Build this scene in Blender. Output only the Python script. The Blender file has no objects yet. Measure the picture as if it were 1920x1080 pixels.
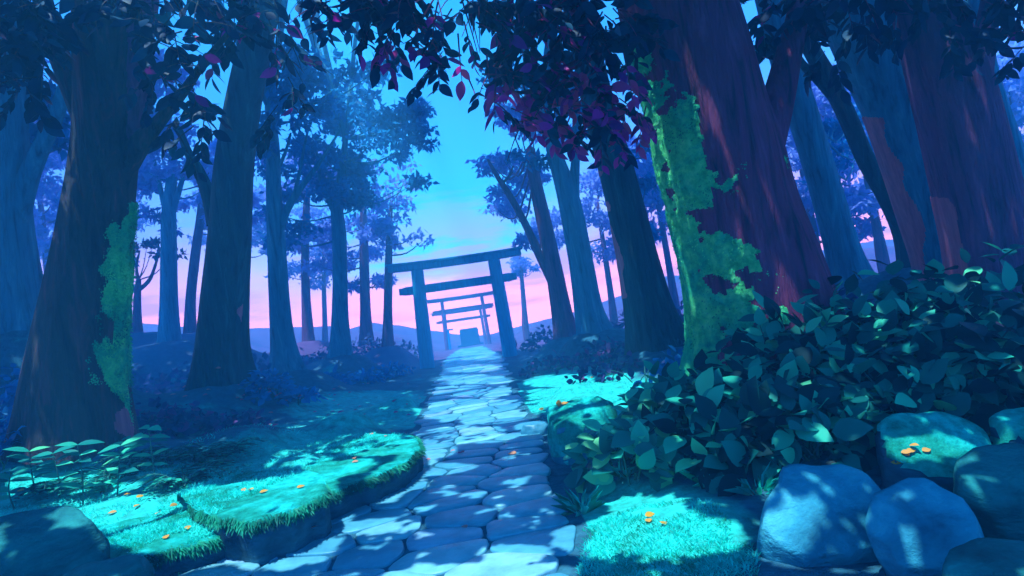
import bpy, math, random
import numpy as np
from mathutils import Vector, Matrix, noise
from mathutils.bvhtree import BVHTree
R = math.radians
rng = np.random.default_rng(11)
random.seed(5)
scene = bpy.context.scene
COL = scene.collection

# ------------------------------------------------------------------ camera
F = 1173.0
ROLL, PITCH, YAW = R(8.2), R(3.1), R(3.6)
EYE = np.array([0, 0, 1.5])
fw = np.array([math.sin(YAW)*math.cos(PITCH), math.cos(YAW)*math.cos(PITCH), math.sin(PITCH)])
r0 = np.array([math.cos(YAW), -math.sin(YAW), 0.0])
u0 = np.cross(r0, fw)
RT = math.cos(ROLL)*r0 - math.sin(ROLL)*u0
UP = math.sin(ROLL)*r0 + math.cos(ROLL)*u0
def P(px, py, d):
    return EYE + d*(fw + (px-960)/F*RT + (540-py)/F*UP)
def G(px, py, z=0.0):
    v = fw + (px-960)/F*RT + (540-py)/F*UP
    return EYE + v*((z-EYE[2])/v[2])
def proj(p):
    v = np.asarray(p) - EYE
    d = v@fw
    d = np.where(np.abs(d) < 1e-6, 1e-6, d)
    return 960+F*(v@RT)/d, 540-F*(v@UP)/d, d
cam = bpy.data.cameras.new('camera'); co = bpy.data.objects.new('camera', cam); COL.objects.link(co)
cam.sensor_width = 36; cam.lens = 36*F/1920; cam.clip_end = 2000; cam.clip_start = 0.05
M = Matrix([[RT[0], UP[0], -fw[0], EYE[0]], [RT[1], UP[1], -fw[1], EYE[1]], [RT[2], UP[2], -fw[2], EYE[2]], [0, 0, 0, 1]])
co.matrix_world = M
scene.camera = co

# ------------------------------------------------------------------ materials
def nt(name):
    m = bpy.data.materials.new(name); m.use_nodes = True
    n = m.node_tree.nodes; l = m.node_tree.links
    return m, n, l, n['Principled BSDF'], n['Material Output']
def ramp(n, stops, interp='LINEAR'):
    r = n.new('ShaderNodeValToRGB'); cr = r.color_ramp; cr.interpolation = interp
    while len(cr.elements) > 1: cr.elements.remove(cr.elements[-1])
    cr.elements[0].position = stops[0][0]; cr.elements[0].color = (*stops[0][1], 1)
    for p, c in stops[1:]:
        e = cr.elements.new(p); e.color = (*c, 1)
    return r
def coords(n, l, scale):
    t = n.new('ShaderNodeTexCoord'); mp = n.new('ShaderNodeMapping')
    mp.inputs['Scale'].default_value = scale
    l.new(t.outputs['Object'], mp.inputs['Vector'])
    return mp.outputs['Vector']
def noisetex(n, l, vec, scale, detail=4, rough=0.55, dist=0.0):
    t = n.new('ShaderNodeTexNoise'); t.inputs['Scale'].default_value = scale
    t.inputs['Detail'].default_value = detail; t.inputs['Roughness'].default_value = rough
    t.inputs['Distortion'].default_value = dist
    l.new(vec, t.inputs['Vector']); return t.outputs['Fac']
def bump(n, l, h, b, strength=0.5, dist=0.02):
    k = n.new('ShaderNodeBump'); k.inputs['Strength'].default_value = strength; k.inputs['Distance'].default_value = dist
    l.new(h, k.inputs['Height']); l.new(k.outputs['Normal'], b.inputs['Normal'])
def surf(name, stops, scale=(1, 1, 1), nscale=3, detail=5, rough=0.85, bstr=0.5, bdist=0.02, bscale=None, dist=0.0, spec=0.2):
    m, n, l, b, o = nt(name)
    v = coords(n, l, scale)
    f = noisetex(n, l, v, nscale, detail, 0.6, dist)
    r = ramp(n, stops); l.new(f, r.inputs['Fac']); l.new(r.outputs['Color'], b.inputs['Base Color'])
    b.inputs['Roughness'].default_value = rough; b.inputs['Specular IOR Level'].default_value = spec
    h = noisetex(n, l, v, bscale or nscale*3, 6, 0.6)
    bump(n, l, h, b, bstr, bdist)
    return m
def bark(name, c1, c2, c3):
    return surf(name, [(0.30, c1), (0.48, c2), (0.55, c2), (0.70, c3)], (5, 5, 0.55), 1.6, 4, 0.8, 1.0, 0.09, 4.0, 0.6, 0.25)
MAT = {}
MAT['bark_maroon'] = bark('bark_maroon', (0.035, 0.012, 0.04), (0.29, 0.04, 0.12), (0.46, 0.085, 0.20))
MAT['bark_teal'] = bark('bark_teal', (0.006, 0.012, 0.022), (0.016, 0.055, 0.07), (0.03, 0.12, 0.14))
MAT['bark_umber'] = bark('bark_umber', (0.01, 0.012, 0.018), (0.06, 0.045, 0.05), (0.22, 0.06, 0.075))
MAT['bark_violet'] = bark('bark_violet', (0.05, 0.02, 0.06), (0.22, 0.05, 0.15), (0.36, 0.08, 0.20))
MAT['bark_blue'] = bark('bark_blue', (0.012, 0.09, 0.17), (0.035, 0.24, 0.38), (0.07, 0.36, 0.50))
MAT['heartwood_pinklight'] = surf('heartwood_pinklight', [(0.3, (0.40, 0.08, 0.14)), (0.7, (0.80, 0.18, 0.24))], (6, 6, 0.6), 2)  # bare pink wood, also the colour of painted pink light on one trunk
MAT['moss_old'] = surf('moss_old', [(0.30, (0.01, 0.24, 0.12)), (0.5, (0.03, 0.55, 0.20)), (0.68, (0.16, 0.80, 0.26))], (1, 1, 1), 4, 5, 0.95, 1.0, 0.03, 30)
def leafmat(name, stops, trans=0.35, tcol=None, rough=0.5):
    m, n, l, b, o = nt(name)
    a = n.new('ShaderNodeAttribute'); a.attribute_name = 'tint'
    r = ramp(n, stops); l.new(a.outputs['Fac'], r.inputs['Fac'])
    l.new(r.outputs['Color'], b.inputs['Base Color'])
    b.inputs['Roughness'].default_value = rough; b.inputs['Specular IOR Level'].default_value = 0.12
    if trans > 0:
        t = n.new('ShaderNodeBsdfTranslucent'); l.new(r.outputs['Color'], t.inputs['Color'])
        mx = n.new('ShaderNodeMixShader'); mx.inputs[0].default_value = trans
        l.new(b.outputs[0], mx.inputs[1]); l.new(t.outputs[0], mx.inputs[2]); l.new(mx.outputs[0], o.inputs['Surface'])
    return m
def moss_mat(name, pal_a, pal_b):
    m, n, l, b, o = nt(name); v = coords(n, l, (1, 1, 1))
    f = noisetex(n, l, v, 9, 6, 0.7); g_ = noisetex(n, l, v, 1.3, 4, 0.6, 0.5)
    ra = ramp(n, [(.32, pal_a[0]), (.52, pal_a[1]), (.7, pal_a[2])]); rb = ramp(n, [(.32, pal_b[0]), (.52, pal_b[1]), (.7, pal_b[2])])
    l.new(f, ra.inputs['Fac']); l.new(f, rb.inputs['Fac'])
    k = ramp(n, [(.44, (0, 0, 0)), (.56, (1, 1, 1))]); l.new(g_, k.inputs['Fac'])
    mx = n.new('ShaderNodeMixRGB'); l.new(k.outputs[0], mx.inputs[0]); l.new(ra.outputs[0], mx.inputs[1]); l.new(rb.outputs[0], mx.inputs[2])
    l.new(mx.outputs[0], b.inputs['Base Color']); b.inputs['Roughness'].default_value = .95; b.inputs['Specular IOR Level'].default_value = .1
    h = noisetex(n, l, v, 35, 6, .75); bump(n, l, h, b, 1.0, .04)
    return m
MAT['moss'] = moss_mat('moss', [(0.008, 0.26, 0.15), (0.03, 0.56, 0.28), (0.08, 0.76, 0.36)], [(0.04, 0.45, 0.14), (0.14, 0.80, 0.26), (0.36, 0.98, 0.38)])
MAT['moss_teal'] = moss_mat('moss_teal', [(0.005, 0.20, 0.14), (0.012, 0.42, 0.32), (0.03, 0.62, 0.48)], [(0.005, 0.38, 0.34), (0.015, 0.72, 0.64), (0.05, 0.92, 0.82)])
MAT['moss_leaf'] = leafmat('moss_leaf', [(0.0, (0.01, 0.28, 0.14)), (0.6, (0.05, 0.60, 0.28)), (1.0, (0.26, 0.95, 0.36))], .4)
MAT['grass_dark'] = leafmat('grass_dark', [(0.0, (0.003, 0.12, 0.09)), (0.6, (0.01, 0.30, 0.19)), (1.0, (0.03, 0.5, 0.3))], .4)
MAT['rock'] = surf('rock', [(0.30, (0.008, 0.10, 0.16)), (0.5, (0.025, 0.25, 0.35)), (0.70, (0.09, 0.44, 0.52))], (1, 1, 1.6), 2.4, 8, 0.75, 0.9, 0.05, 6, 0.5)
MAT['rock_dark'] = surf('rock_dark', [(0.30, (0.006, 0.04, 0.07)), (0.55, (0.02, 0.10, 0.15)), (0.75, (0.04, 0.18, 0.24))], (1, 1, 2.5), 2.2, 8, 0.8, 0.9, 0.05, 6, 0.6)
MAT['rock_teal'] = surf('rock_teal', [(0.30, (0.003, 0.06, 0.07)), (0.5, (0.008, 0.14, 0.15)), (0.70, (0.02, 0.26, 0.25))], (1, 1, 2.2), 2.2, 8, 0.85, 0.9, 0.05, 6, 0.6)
MAT['wood_blue'] = surf('wood_blue', [(0.3, (0.003, 0.26, 0.50)), (0.7, (0.01, 0.46, 0.75))], (8, 8, 1), 2, 5, 0.6, 0.3, 0.01)
MAT['wood_violet'] = surf('wood_violet', [(0.3, (0.22, 0.05, 0.22)), (0.7, (0.36, 0.09, 0.30))], (8, 8, 1), 2, 5, 0.6, 0.3, 0.01)
# tint 0..0.7 green range, 0.75..1 red range
MAT['leaf_canopy'] = leafmat('leaf_canopy', [(0.0, (0.002, 0.010, 0.05)), (0.5, (0.003, 0.022, 0.08)), (0.70, (0.006, 0.07, 0.14)), (0.76, (0.22, 0.005, 0.22)), (0.88, (0.85, 0.01, 0.36)), (1.0, (1.0, 0.08, 0.25))], 0.25)
MAT['leaf_blue'] = leafmat('leaf_blue', [(0.0, (0.01, 0.15, 0.38)), (1.0, (0.025, 0.32, 0.68))], 0.45)
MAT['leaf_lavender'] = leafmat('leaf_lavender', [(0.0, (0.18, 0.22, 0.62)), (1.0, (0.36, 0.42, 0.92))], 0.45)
MAT['leaf_bush'] = leafmat('leaf_bush', [(0.0, (0.001, 0.02, 0.028)), (0.35, (0.002, 0.06, 0.065)), (0.62, (0.006, 0.22, 0.19)), (0.85, (0.04, 0.56, 0.34)), (0.97, (0.22, 0.66, 0.26)), (1.0, (0.6, 0.4, 0.25))], 0.22)
MAT['leaf_violet'] = leafmat('leaf_violet', [(0.0, (0.02, 0.04, 0.14)), (0.7, (0.06, 0.08, 0.24)), (1.0, (0.25, 0.06, 0.25))], 0.25)
MAT['grass'] = leafmat('grass', [(0.0, (0.01, 0.26, 0.14)), (0.3, (0.01, 0.5, 0.36)), (0.6, (0.01, 0.80, 0.72)), (1.0, (0.06, 0.95, 0.84))], 0.5)
MAT['fallen'] = leafmat('fallen', [(0.0, (0.9, 0.35, 0.03)), (0.5, (0.85, 0.3, 0.15)), (1.0, (0.75, 0.07, 0.22))], 0.2)
MAT['stem'] = surf('stem', [(0.3, (0.02, 0.1, 0.09)), (0.7, (0.05, 0.22, 0.17))], (1, 1, 1), 6)
MAT['slate'] = surf('slate', [(0.3, (0.02, 0.03, 0.12)), (0.7, (0.05, 0.06, 0.2))])
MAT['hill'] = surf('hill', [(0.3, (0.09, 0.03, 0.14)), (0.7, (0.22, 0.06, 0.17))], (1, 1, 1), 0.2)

# ground: moss patches over dark earth
def ground_mat():
    m, n, l, b, o = nt('forest_floor')
    v = coords(n, l, (1, 1, 1))
    f1 = noisetex(n, l, v, 0.55, 6, 0.65, 0.3)
    a = n.new('ShaderNodeAttribute'); a.attribute_name = 'mossy'
    ad = n.new('ShaderNodeMath'); ad.operation = 'ADD'
    l.new(f1, ad.inputs[0]); l.new(a.outputs['Fac'], ad.inputs[1])
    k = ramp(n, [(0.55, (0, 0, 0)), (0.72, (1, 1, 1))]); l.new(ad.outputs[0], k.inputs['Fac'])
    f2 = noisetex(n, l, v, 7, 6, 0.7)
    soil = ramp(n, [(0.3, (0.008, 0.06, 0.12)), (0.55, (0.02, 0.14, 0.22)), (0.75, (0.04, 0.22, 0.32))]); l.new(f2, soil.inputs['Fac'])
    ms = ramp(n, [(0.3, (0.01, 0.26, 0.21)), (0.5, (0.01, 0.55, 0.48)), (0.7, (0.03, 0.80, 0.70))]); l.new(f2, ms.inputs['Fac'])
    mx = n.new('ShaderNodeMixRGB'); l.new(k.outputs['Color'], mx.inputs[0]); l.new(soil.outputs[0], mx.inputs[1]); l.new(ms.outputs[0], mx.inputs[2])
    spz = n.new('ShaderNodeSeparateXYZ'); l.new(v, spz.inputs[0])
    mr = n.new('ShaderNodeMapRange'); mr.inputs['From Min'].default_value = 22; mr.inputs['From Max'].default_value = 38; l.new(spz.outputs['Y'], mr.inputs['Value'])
    far_shade = ramp(n, [(0.35, (0.06, 0.03, 0.13)), (0.6, (0.16, 0.05, 0.19))]); l.new(f1, far_shade.inputs['Fac'])  # dark purple painted by distance, replacing canopy shade and haze on far ground
    mh = n.new('ShaderNodeMixRGB'); l.new(mr.outputs[0], mh.inputs[0]); l.new(mx.outputs[0], mh.inputs[1]); l.new(far_shade.outputs[0], mh.inputs[2])
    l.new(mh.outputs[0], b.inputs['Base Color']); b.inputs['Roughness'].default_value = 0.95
    h = noisetex(n, l, v, 22, 6, 0.7); bump(n, l, h, b, 1.0, 0.03)
    return m
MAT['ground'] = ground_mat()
def stone_mat():
    m, n, l, b, o = nt('paving_stone')
    v = coords(n, l, (1, 1, 1))
    a = n.new('ShaderNodeAttribute'); a.attribute_name = 'tint'
    r = ramp(n, [(0, (0.07, 0.32, 0.46)), (0.5, (0.13, 0.44, 0.58)), (0.85, (0.28, 0.60, 0.68)), (1, (0.24, 0.32, 0.58))]); l.new(a.outputs['Fac'], r.inputs['Fac'])
    f = noisetex(n, l, v, 5, 7, 0.65, 0.3)
    r2 = ramp(n, [(0.3, (0.55, 0.6, 0.65)), (0.65, (1, 1, 1))]); l.new(f, r2.inputs['Fac'])
    mx = n.new('ShaderNodeMixRGB'); mx.blend_type = 'MULTIPLY'; mx.inputs[0].default_value = 1
    l.new(r.outputs[0], mx.inputs[1]); l.new(r2.outputs[0], mx.inputs[2]); l.new(mx.outputs[0], b.inputs['Base Color'])
    b.inputs['Roughness'].default_value = 0.42
    h = noisetex(n, l, v, 9, 7, 0.65); bump(n, l, h, b, 0.35, 0.02)
    return m
MAT['paving'] = stone_mat()

# ------------------------------------------------------------------ object helpers
def mesh_obj(name, verts, faces, mat, parent=None, smooth=True, tint=None, attr='tint', loc=None):
    """verts in world space; stored relative to the parent's (or own) location"""
    verts = np.asarray(verts, float)
    if parent is not None:
        verts = verts - np.array(parent.get('_o', (0, 0, 0)))
    elif loc is not None:
        verts = verts - np.asarray(loc)
    me = bpy.data.meshes.new(name)
    me.from_pydata(verts.tolist(), [], faces.tolist() if isinstance(faces, np.ndarray) else faces)
    me.materials.append(mat if not isinstance(mat, str) else MAT[mat])
    if smooth: me.polygons.foreach_set('use_smooth', [True]*len(me.polygons))
    if tint is not None:
        a = me.attributes.new(attr, 'FLOAT', 'FACE'); a.data.foreach_set('value', np.asarray(tint, np.float32))
    me.update()
    o = bpy.data.objects.new(name, me); COL.objects.link(o)
    if parent is not None: o.parent = parent
    elif loc is not None: o.location = loc
    return o
def tag(o, label, cat, group=None):
    o['label'] = label; o['category'] = cat
    if group: o['group'] = group
    return o
def thing(name, loc, label, cat, group=None):
    o = bpy.data.objects.new(name, None); COL.objects.link(o); o.location = loc; o.empty_display_size = 0.2
    o['_o'] = tuple(float(v) for v in loc)
    return tag(o, label, cat, group)
def drop_tmp():
    for o in bpy.data.objects:
        if '_o' in o: del o['_o']

def catmull(pts, k):
    pts = [np.asarray(p, float) for p in pts]
    pts = [2*pts[0]-pts[1]] + pts + [2*pts[-1]-pts[-2]]
    out = []
    for i in range(1, len(pts)-2):
        p0, p1, p2, p3 = pts[i-1:i+3]
        for t in np.linspace(0, 1, k, endpoint=False):
            out.append(0.5*((2*p1)+(-p0+p2)*t+(2*p0-5*p1+4*p2-p3)*t*t+(-p0+3*p1-3*p2+p3)*t**3))
    out.append(pts[-2]); return np.array(out)
def tube(pts, rad, seg=16, k=6, ridge=0.05, flare=0.0, seed=0, tipclose=True):
    """returns verts, faces, (rows, seg)"""
    pr = catmull([np.append(p, r) for p, r in zip(pts, rad)], k)
    c, r = pr[:, :3], np.maximum(pr[:, 3], 0.003)
    n = len(c)
    tan = np.gradient(c, axis=0); tan /= np.linalg.norm(tan, axis=1)[:, None]
    a = np.array([1.0, 0, 0]) if abs(tan[0][0]) < 0.8 else np.array([0, 1.0, 0])
    th = np.linspace(0, 2*math.pi, seg, endpoint=False)
    V = np.zeros((n, seg, 3))
    rs = np.random.default_rng(seed)
    ph = rs.uniform(0, 6.28, 8); h0 = c[0][2]
    L = np.concatenate([[0], np.cumsum(np.linalg.norm(np.diff(c, axis=0), axis=1))])
    for i in range(n):
        x = a - tan[i]*(a@tan[i]); x /= np.linalg.norm(x); a = x
        y = np.cross(tan[i], x)
        m = 1 + ridge*(np.sin(3*th+ph[0]+L[i]*0.4/max(r[0],.1)*.5)+0.7*np.sin(5*th+ph[1]-L[i]*0.3)+0.5*np.sin(9*th+ph[2]+L[i]*0.5)+0.35*np.sin(17*th+ph[3]+L[i]*0.9))
        if flare:
            hh = math.exp(-L[i]/(r[0]*1.3))
            m = m + flare*hh*(0.45+0.75*np.clip(np.sin(5*th+ph[4])+0.3*np.sin(3*th+ph[5]), 0, 2)**1.5)
        V[i] = c[i] + (r[i]*m)[:, None]*(np.cos(th)[:, None]*x+np.sin(th)[:, None]*y)
    F_ = []
    for i in range(n-1):
        for j in range(seg):
            j2 = (j+1) % seg
            F_.append([i*seg+j, i*seg+j2, (i+1)*seg+j2, (i+1)*seg+j])
    vv = V.reshape(-1, 3)
    if tipclose:
        vv = np.vstack([vv, c[-1]+tan[-1]*r[-1]]); t = len(vv)-1
        for j in range(seg): F_.append([(n-1)*seg+j, (n-1)*seg+(j+1) % seg, t])
    return vv, F_, V, c
class MB:
    def __init__(s): s.v = []; s.f = []; s.n = 0; s.t = []
    def add(s, v, f, t=None):
        v = np.asarray(v); s.v.append(v); s.f += [[i+s.n for i in q] for q in f]; s.n += len(v)
        s.t += [0.0 if t is None else t]*len(f)
    def build(s, name, mat, parent=None, smooth=True, loc=None):
        return mesh_obj(name, np.vstack(s.v), s.f, mat, parent, smooth, s.t, loc=loc)

# leaf templates: x along leaf (0..1), y across, z up (fold)
_o = [(.0, .02), (.12, .15), (.30, .245), (.50, .25), (.70, .185), (.87, .08)]
T_NEAR = np.array([[x, 0, -.10*x*x] for x, y in _o]+[[1, 0, -.12]]+[[x, y, .22*y-.12*x*x] for x, y in _o]+[[x, -y, .22*y-.12*x*x] for x, y in _o])
F_NEAR = [[k, k+1, 8+k, 7+k] for k in range(5)]+[[5, 6, 12]]+[[k+1, k, 13+k, 14+k] for k in range(5)]+[[6, 5, 18]]
T_MID = np.array([[0, 0, 0], [0.4, 0.26, 0.05], [1, 0, -0.06], [0.4, -0.26, 0.05]])
F_MID = [[0, 1, 2, 3]]
T_BLADE = np.array([[0, -0.06, 0], [0, 0.06, 0], [0.6, 0.04, 0.05], [1, 0, -0.05], [0.6, -0.04, 0.05]])
F_BLADE = [[0, 1, 2, 3, 4]]
def leaves(cent, dirs, nrm, size, tmpl, faces, width=1.0):
    cent = np.asarray(cent); dirs = dirs/np.linalg.norm(dirs, axis=1)[:, None]
    s = np.cross(nrm, dirs); s /= (np.linalg.norm(s, axis=1)[:, None]+1e-9)
    nn = np.cross(dirs, s)
    size = np.broadcast_to(size, (len(cent),))
    t = tmpl
    V = cent[:, None, :] + size[:, None, None]*(t[None, :, 0, None]*dirs[:, None, :] + width*t[None, :, 1, None]*s[:, None, :] + t[None, :, 2, None]*nn[:, None, :])
    k = len(t); off = (np.arange(len(cent))*k)
    Fs = []
    for i in off.tolist():
        for q in faces: Fs.append([a+i for a in q])
    return V.reshape(-1, 3), Fs
def leaf_obj(name, sets, mat, parent, tmpl=T_MID, faces=F_MID, width=1.0, loc=None, tw=None, twmat=None):
    c = np.vstack([s[0] for s in sets]); d = np.vstack([s[1] for s in sets]); n_ = np.vstack([s[2] for s in sets])
    sz = np.concatenate([s[3] for s in sets]); t = np.concatenate([s[4] for s in sets])
    v, f = leaves(c, d, n_, sz, tmpl, faces, width); tt = np.repeat(t, len(faces)); nl = len(f)
    if tw is not None and tw.n:
        k = len(v); v = np.vstack([v]+tw.v); f = f+[[i+k for i in q_] for q_ in tw.f]; tt = np.concatenate([tt, np.zeros(len(tw.f))])
    o = mesh_obj(name, v, f, mat, parent, True, tt, loc=loc)
    if tw is not None and tw.n:
        o.data.materials.append(MAT[twmat]); mi = np.zeros(len(f), np.int32); mi[nl:] = 1; o.data.polygons.foreach_set('material_index', mi)
    return o
def rdir(n, up=0.0, r=rng):
    d = r.normal(size=(n, 3)); d[:, 2] += up; return d/np.linalg.norm(d, axis=1)[:, None]

# ------------------------------------------------------------------ path outline on z = 0
edge_px = [(1200, 60, 1130), (1080, 335, 1085), (1000, 500, 1095), (930, 610, 1075), (880, 720, 1045), (850, 772, 1030), (800, 783, 1015), (770, 792, 985), (740, 803, 972), (710, 817, 960), (690, 826, 955), (672, 836, 947), (662, 848, 938), (653, 862, 918), (648, 874, 905)]
EL = np.array([G(a, y)[:2] for y, a, b in edge_px]); ER = np.array([G(b, y)[:2] for y, a, b in edge_px])
oL = np.argsort(EL[:, 1]); oR = np.argsort(ER[:, 1])
def xl(y): return np.interp(y, EL[oL, 1], EL[oL, 0])
def xr(y): return np.interp(y, ER[oR, 1], ER[oR, 0])

# ------------------------------------------------------------------ terrain
ctrl = []
for y in np.concatenate([np.arange(-4, 12, 0.6), np.arange(12, 52, 1.5)]):
    for t in (0, 0.33, 0.66, 1): ctrl.append((xl(y)*(1-t)+xr(y)*t, y, -0.03))
TB = {  # tree foot pixel, distance
 'L1': (130, 800, 8.5), 'L0': (20, 600, 12), 'L2': (415, 715, 14), 'L3': (540, 695, 18), 'L4': (320, 640, 28), 'L5': (358, 625, 33),
 'L6': (640, 665, 25), 'L7': (575, 640, 38), 'L8': (688, 645, 38), 'L9': (728, 648, 34), 'L10': (255, 625, 30),
 'R1': (1450, 740, 7.6), 'R2': (1235, 645, 13.5), 'R3': (1113, 618, 19), 'R4': (1062, 628, 23), 'R6': (1590, 530, 15), 'R6b': (1700, 500, 13), 'R6c': (1790, 560, 11.5), 'R7': (1890, 640, 9), 'R8': (1985, 520, 13)}
for k, (a, b, d) in TB.items(): ctrl.append(tuple(P(a, b, d)))
LZ = 0.30
for a, b, z in [(450, 985, .16), (330, 985, .16), (200, 1015, .16), (330, 925, LZ), (150, 950, .27), (60, 920, .36), (-150, 900, .4), (370, 945, LZ), (500, 940, LZ), (610, 915, LZ), (700, 870, .27), (765, 830, .22), (560, 850, .36), (300, 880, .45), (450, 800, .6), (650, 770, .5), (760, 740, .3), (-100, 1050, .3), (650, 820, .3),
                (1000, 760, .06), (1080, 720, .25), (1200, 740, .3), (1100, 990, .08), (1300, 960, .12), (1200, 1060, .08), (1450, 1000, 0.05), (1700, 1050, 0.0), (1900, 1060, 0), (1250, 850, .15), (1500, 850, .2), (1700, 750, .35), (1060, 850, .02), (1900, 850, .2)]:
    ctrl.append(tuple(G(a, b, z)))
for a, b, d in [(230, 625, 60), (60, 640, 60), (700, 632, 60), (1000, 612, 60), (1230, 560, 55), (1600, 470, 50), (1900, 450, 50), (-200, 640, 50), (2100, 420, 40)]:
    ctrl.append(tuple(P(a, b, d)))
for x, y, z in [(-30, 0, 1.5), (-12, 0, .8), (-5, -2, .4), (12, 0, .6), (30, 0, 2), (5, -2, .1), (-60, 30, 5), (60, 30, 5), (-12, -30, 1), (12, -30, 1), (0, -20, 0), (-50, -30, 3), (50, -30, 3), (-30, 66, 5.5), (0, 69, .6), (-2, 55, -.15), (2, 55, -.15), (0, 58, -.2), (-2, 61, -.2), (2, 61, -.2), (0, 64, -.2), (30, 66, 5.5)]:
    ctrl.append((x, y, z))
ctrl = np.array(ctrl)
def H(x, y):
    x = np.atleast_1d(np.asarray(x, float)); y = np.atleast_1d(np.asarray(y, float))
    out = np.empty(x.shape)
    fx, fy, fo = x.ravel(), y.ravel(), out.ravel()
    for s in range(0, len(fx), 20000):
        dx = fx[s:s+20000, None]-ctrl[None, :, 0]; dy = fy[s:s+20000, None]-ctrl[None, :, 1]
        w = 1/(dx*dx+dy*dy+0.03)**1.6
        fo[s:s+20000] = (w@ctrl[:, 2])/w.sum(1)
    z = fo.reshape(x.shape)
    wo = np.maximum(xl(y)-x, x-xr(y)); k = np.where((y > 0) & (y < 50), np.clip(wo/.28, 0, 1), 1)
    return -.012+(z+.012)*k
def H1(x, y): return float(H(x, y)[0])

# lit areas (gaps in the canopy), as seen on the ground
ELL = [(300, 955, 185, 42), (110, 912, 110, 20), (330, 1000, 120, 26), (440, 935, 90, 26), (560, 915, 60, 22), (560, 862, 50, 14), (690, 834, 100, 18), (640, 880, 60, 16), (600, 805, 60, 7),
       (1110, 740, 110, 24), (1190, 715, 60, 14), (1050, 715, 60, 12), (1230, 985, 110, 50), (1120, 1010, 60, 34), (1330, 1000, 60, 30), (1095, 780, 55, 16),
       (1468, 978, 34, 15), (1515, 945, 14, 4), (1692, 1000, 12, 4), (1740, 830, 60, 10),
       (870, 815, 90, 14), (900, 770, 110, 22), (890, 733, 80, 10), (885, 712, 70, 9), (880, 690, 60, 7), (890, 670, 48, 5), (890, 656, 30, 3), (1000, 802, 26, 10),
       (745, 905, 50, 13), (830, 880, 60, 8), (690, 988, 42, 9), (560, 1030, 90, 20), (510, 1052, 50, 14), (975, 1036, 52, 13), (930, 1070, 160, 14), (800, 1078, 60, 12), (990, 650, 20, 5), (810, 845, 34, 12)]
ELLA = np.array(ELL, float)
def lit(p):
    px, py, d = proj(p)
    q = ((px[:, None]-ELLA[:, 0])/ELLA[:, 2])**2+((py[:, None]-ELLA[:, 1])/ELLA[:, 3])**2
    return (q.min(1) < 1) & (d > 1)

# ground mesh
def axis(lo, hi, fine, g):
    a = [0.0]; s = fine
    while a[-1] < hi: a.append(a[-1]+s); s *= g
    b = [0.0]; s = fine
    while b[-1] > lo: b.append(b[-1]-s); s *= g
    return np.array(sorted(set(b[1:]+a)))
gx = np.clip(axis(-70, 70, 0.07, 1.02), -70, 70); gy = np.clip(axis(-40-5, 68-5, 0.08, 1.017)+5, -40, 68)
X, Y = np.meshgrid(gx, gy); Z = H(X, Y)
w_out = np.maximum(xl(Y)-X, X-xr(Y))
near = np.clip(w_out/0.5, 0, 1)
nz = np.array([noise.noise(Vector((a*1.3, b*1.3, 0)))*0.05+noise.noise(Vector((a*4, b*4, 3)))*0.018 for a, b in zip(X.ravel(), Y.ravel())]).reshape(X.shape)
Z = Z + nz*near
ny, nx = X.shape
idx = np.arange(ny*nx).reshape(ny, nx)
gf = np.stack([idx[:-1, :-1], idx[:-1, 1:], idx[1:, 1:], idx[1:, :-1]], -1).reshape(-1, 4)
gv = np.stack([X, Y, Z], -1).reshape(-1, 3)
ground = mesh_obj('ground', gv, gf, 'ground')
ground['kind'] = 'structure'
px, py, dd = proj(gv)
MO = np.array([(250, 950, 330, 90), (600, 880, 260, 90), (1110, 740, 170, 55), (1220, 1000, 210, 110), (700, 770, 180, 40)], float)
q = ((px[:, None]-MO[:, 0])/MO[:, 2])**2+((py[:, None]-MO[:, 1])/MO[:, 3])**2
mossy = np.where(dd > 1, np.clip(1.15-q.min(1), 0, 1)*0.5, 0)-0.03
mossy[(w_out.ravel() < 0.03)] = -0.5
at = ground.data.attributes.new('mossy', 'FLOAT', 'POINT'); at.data.foreach_set('value', mossy.astype(np.float32))

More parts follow.
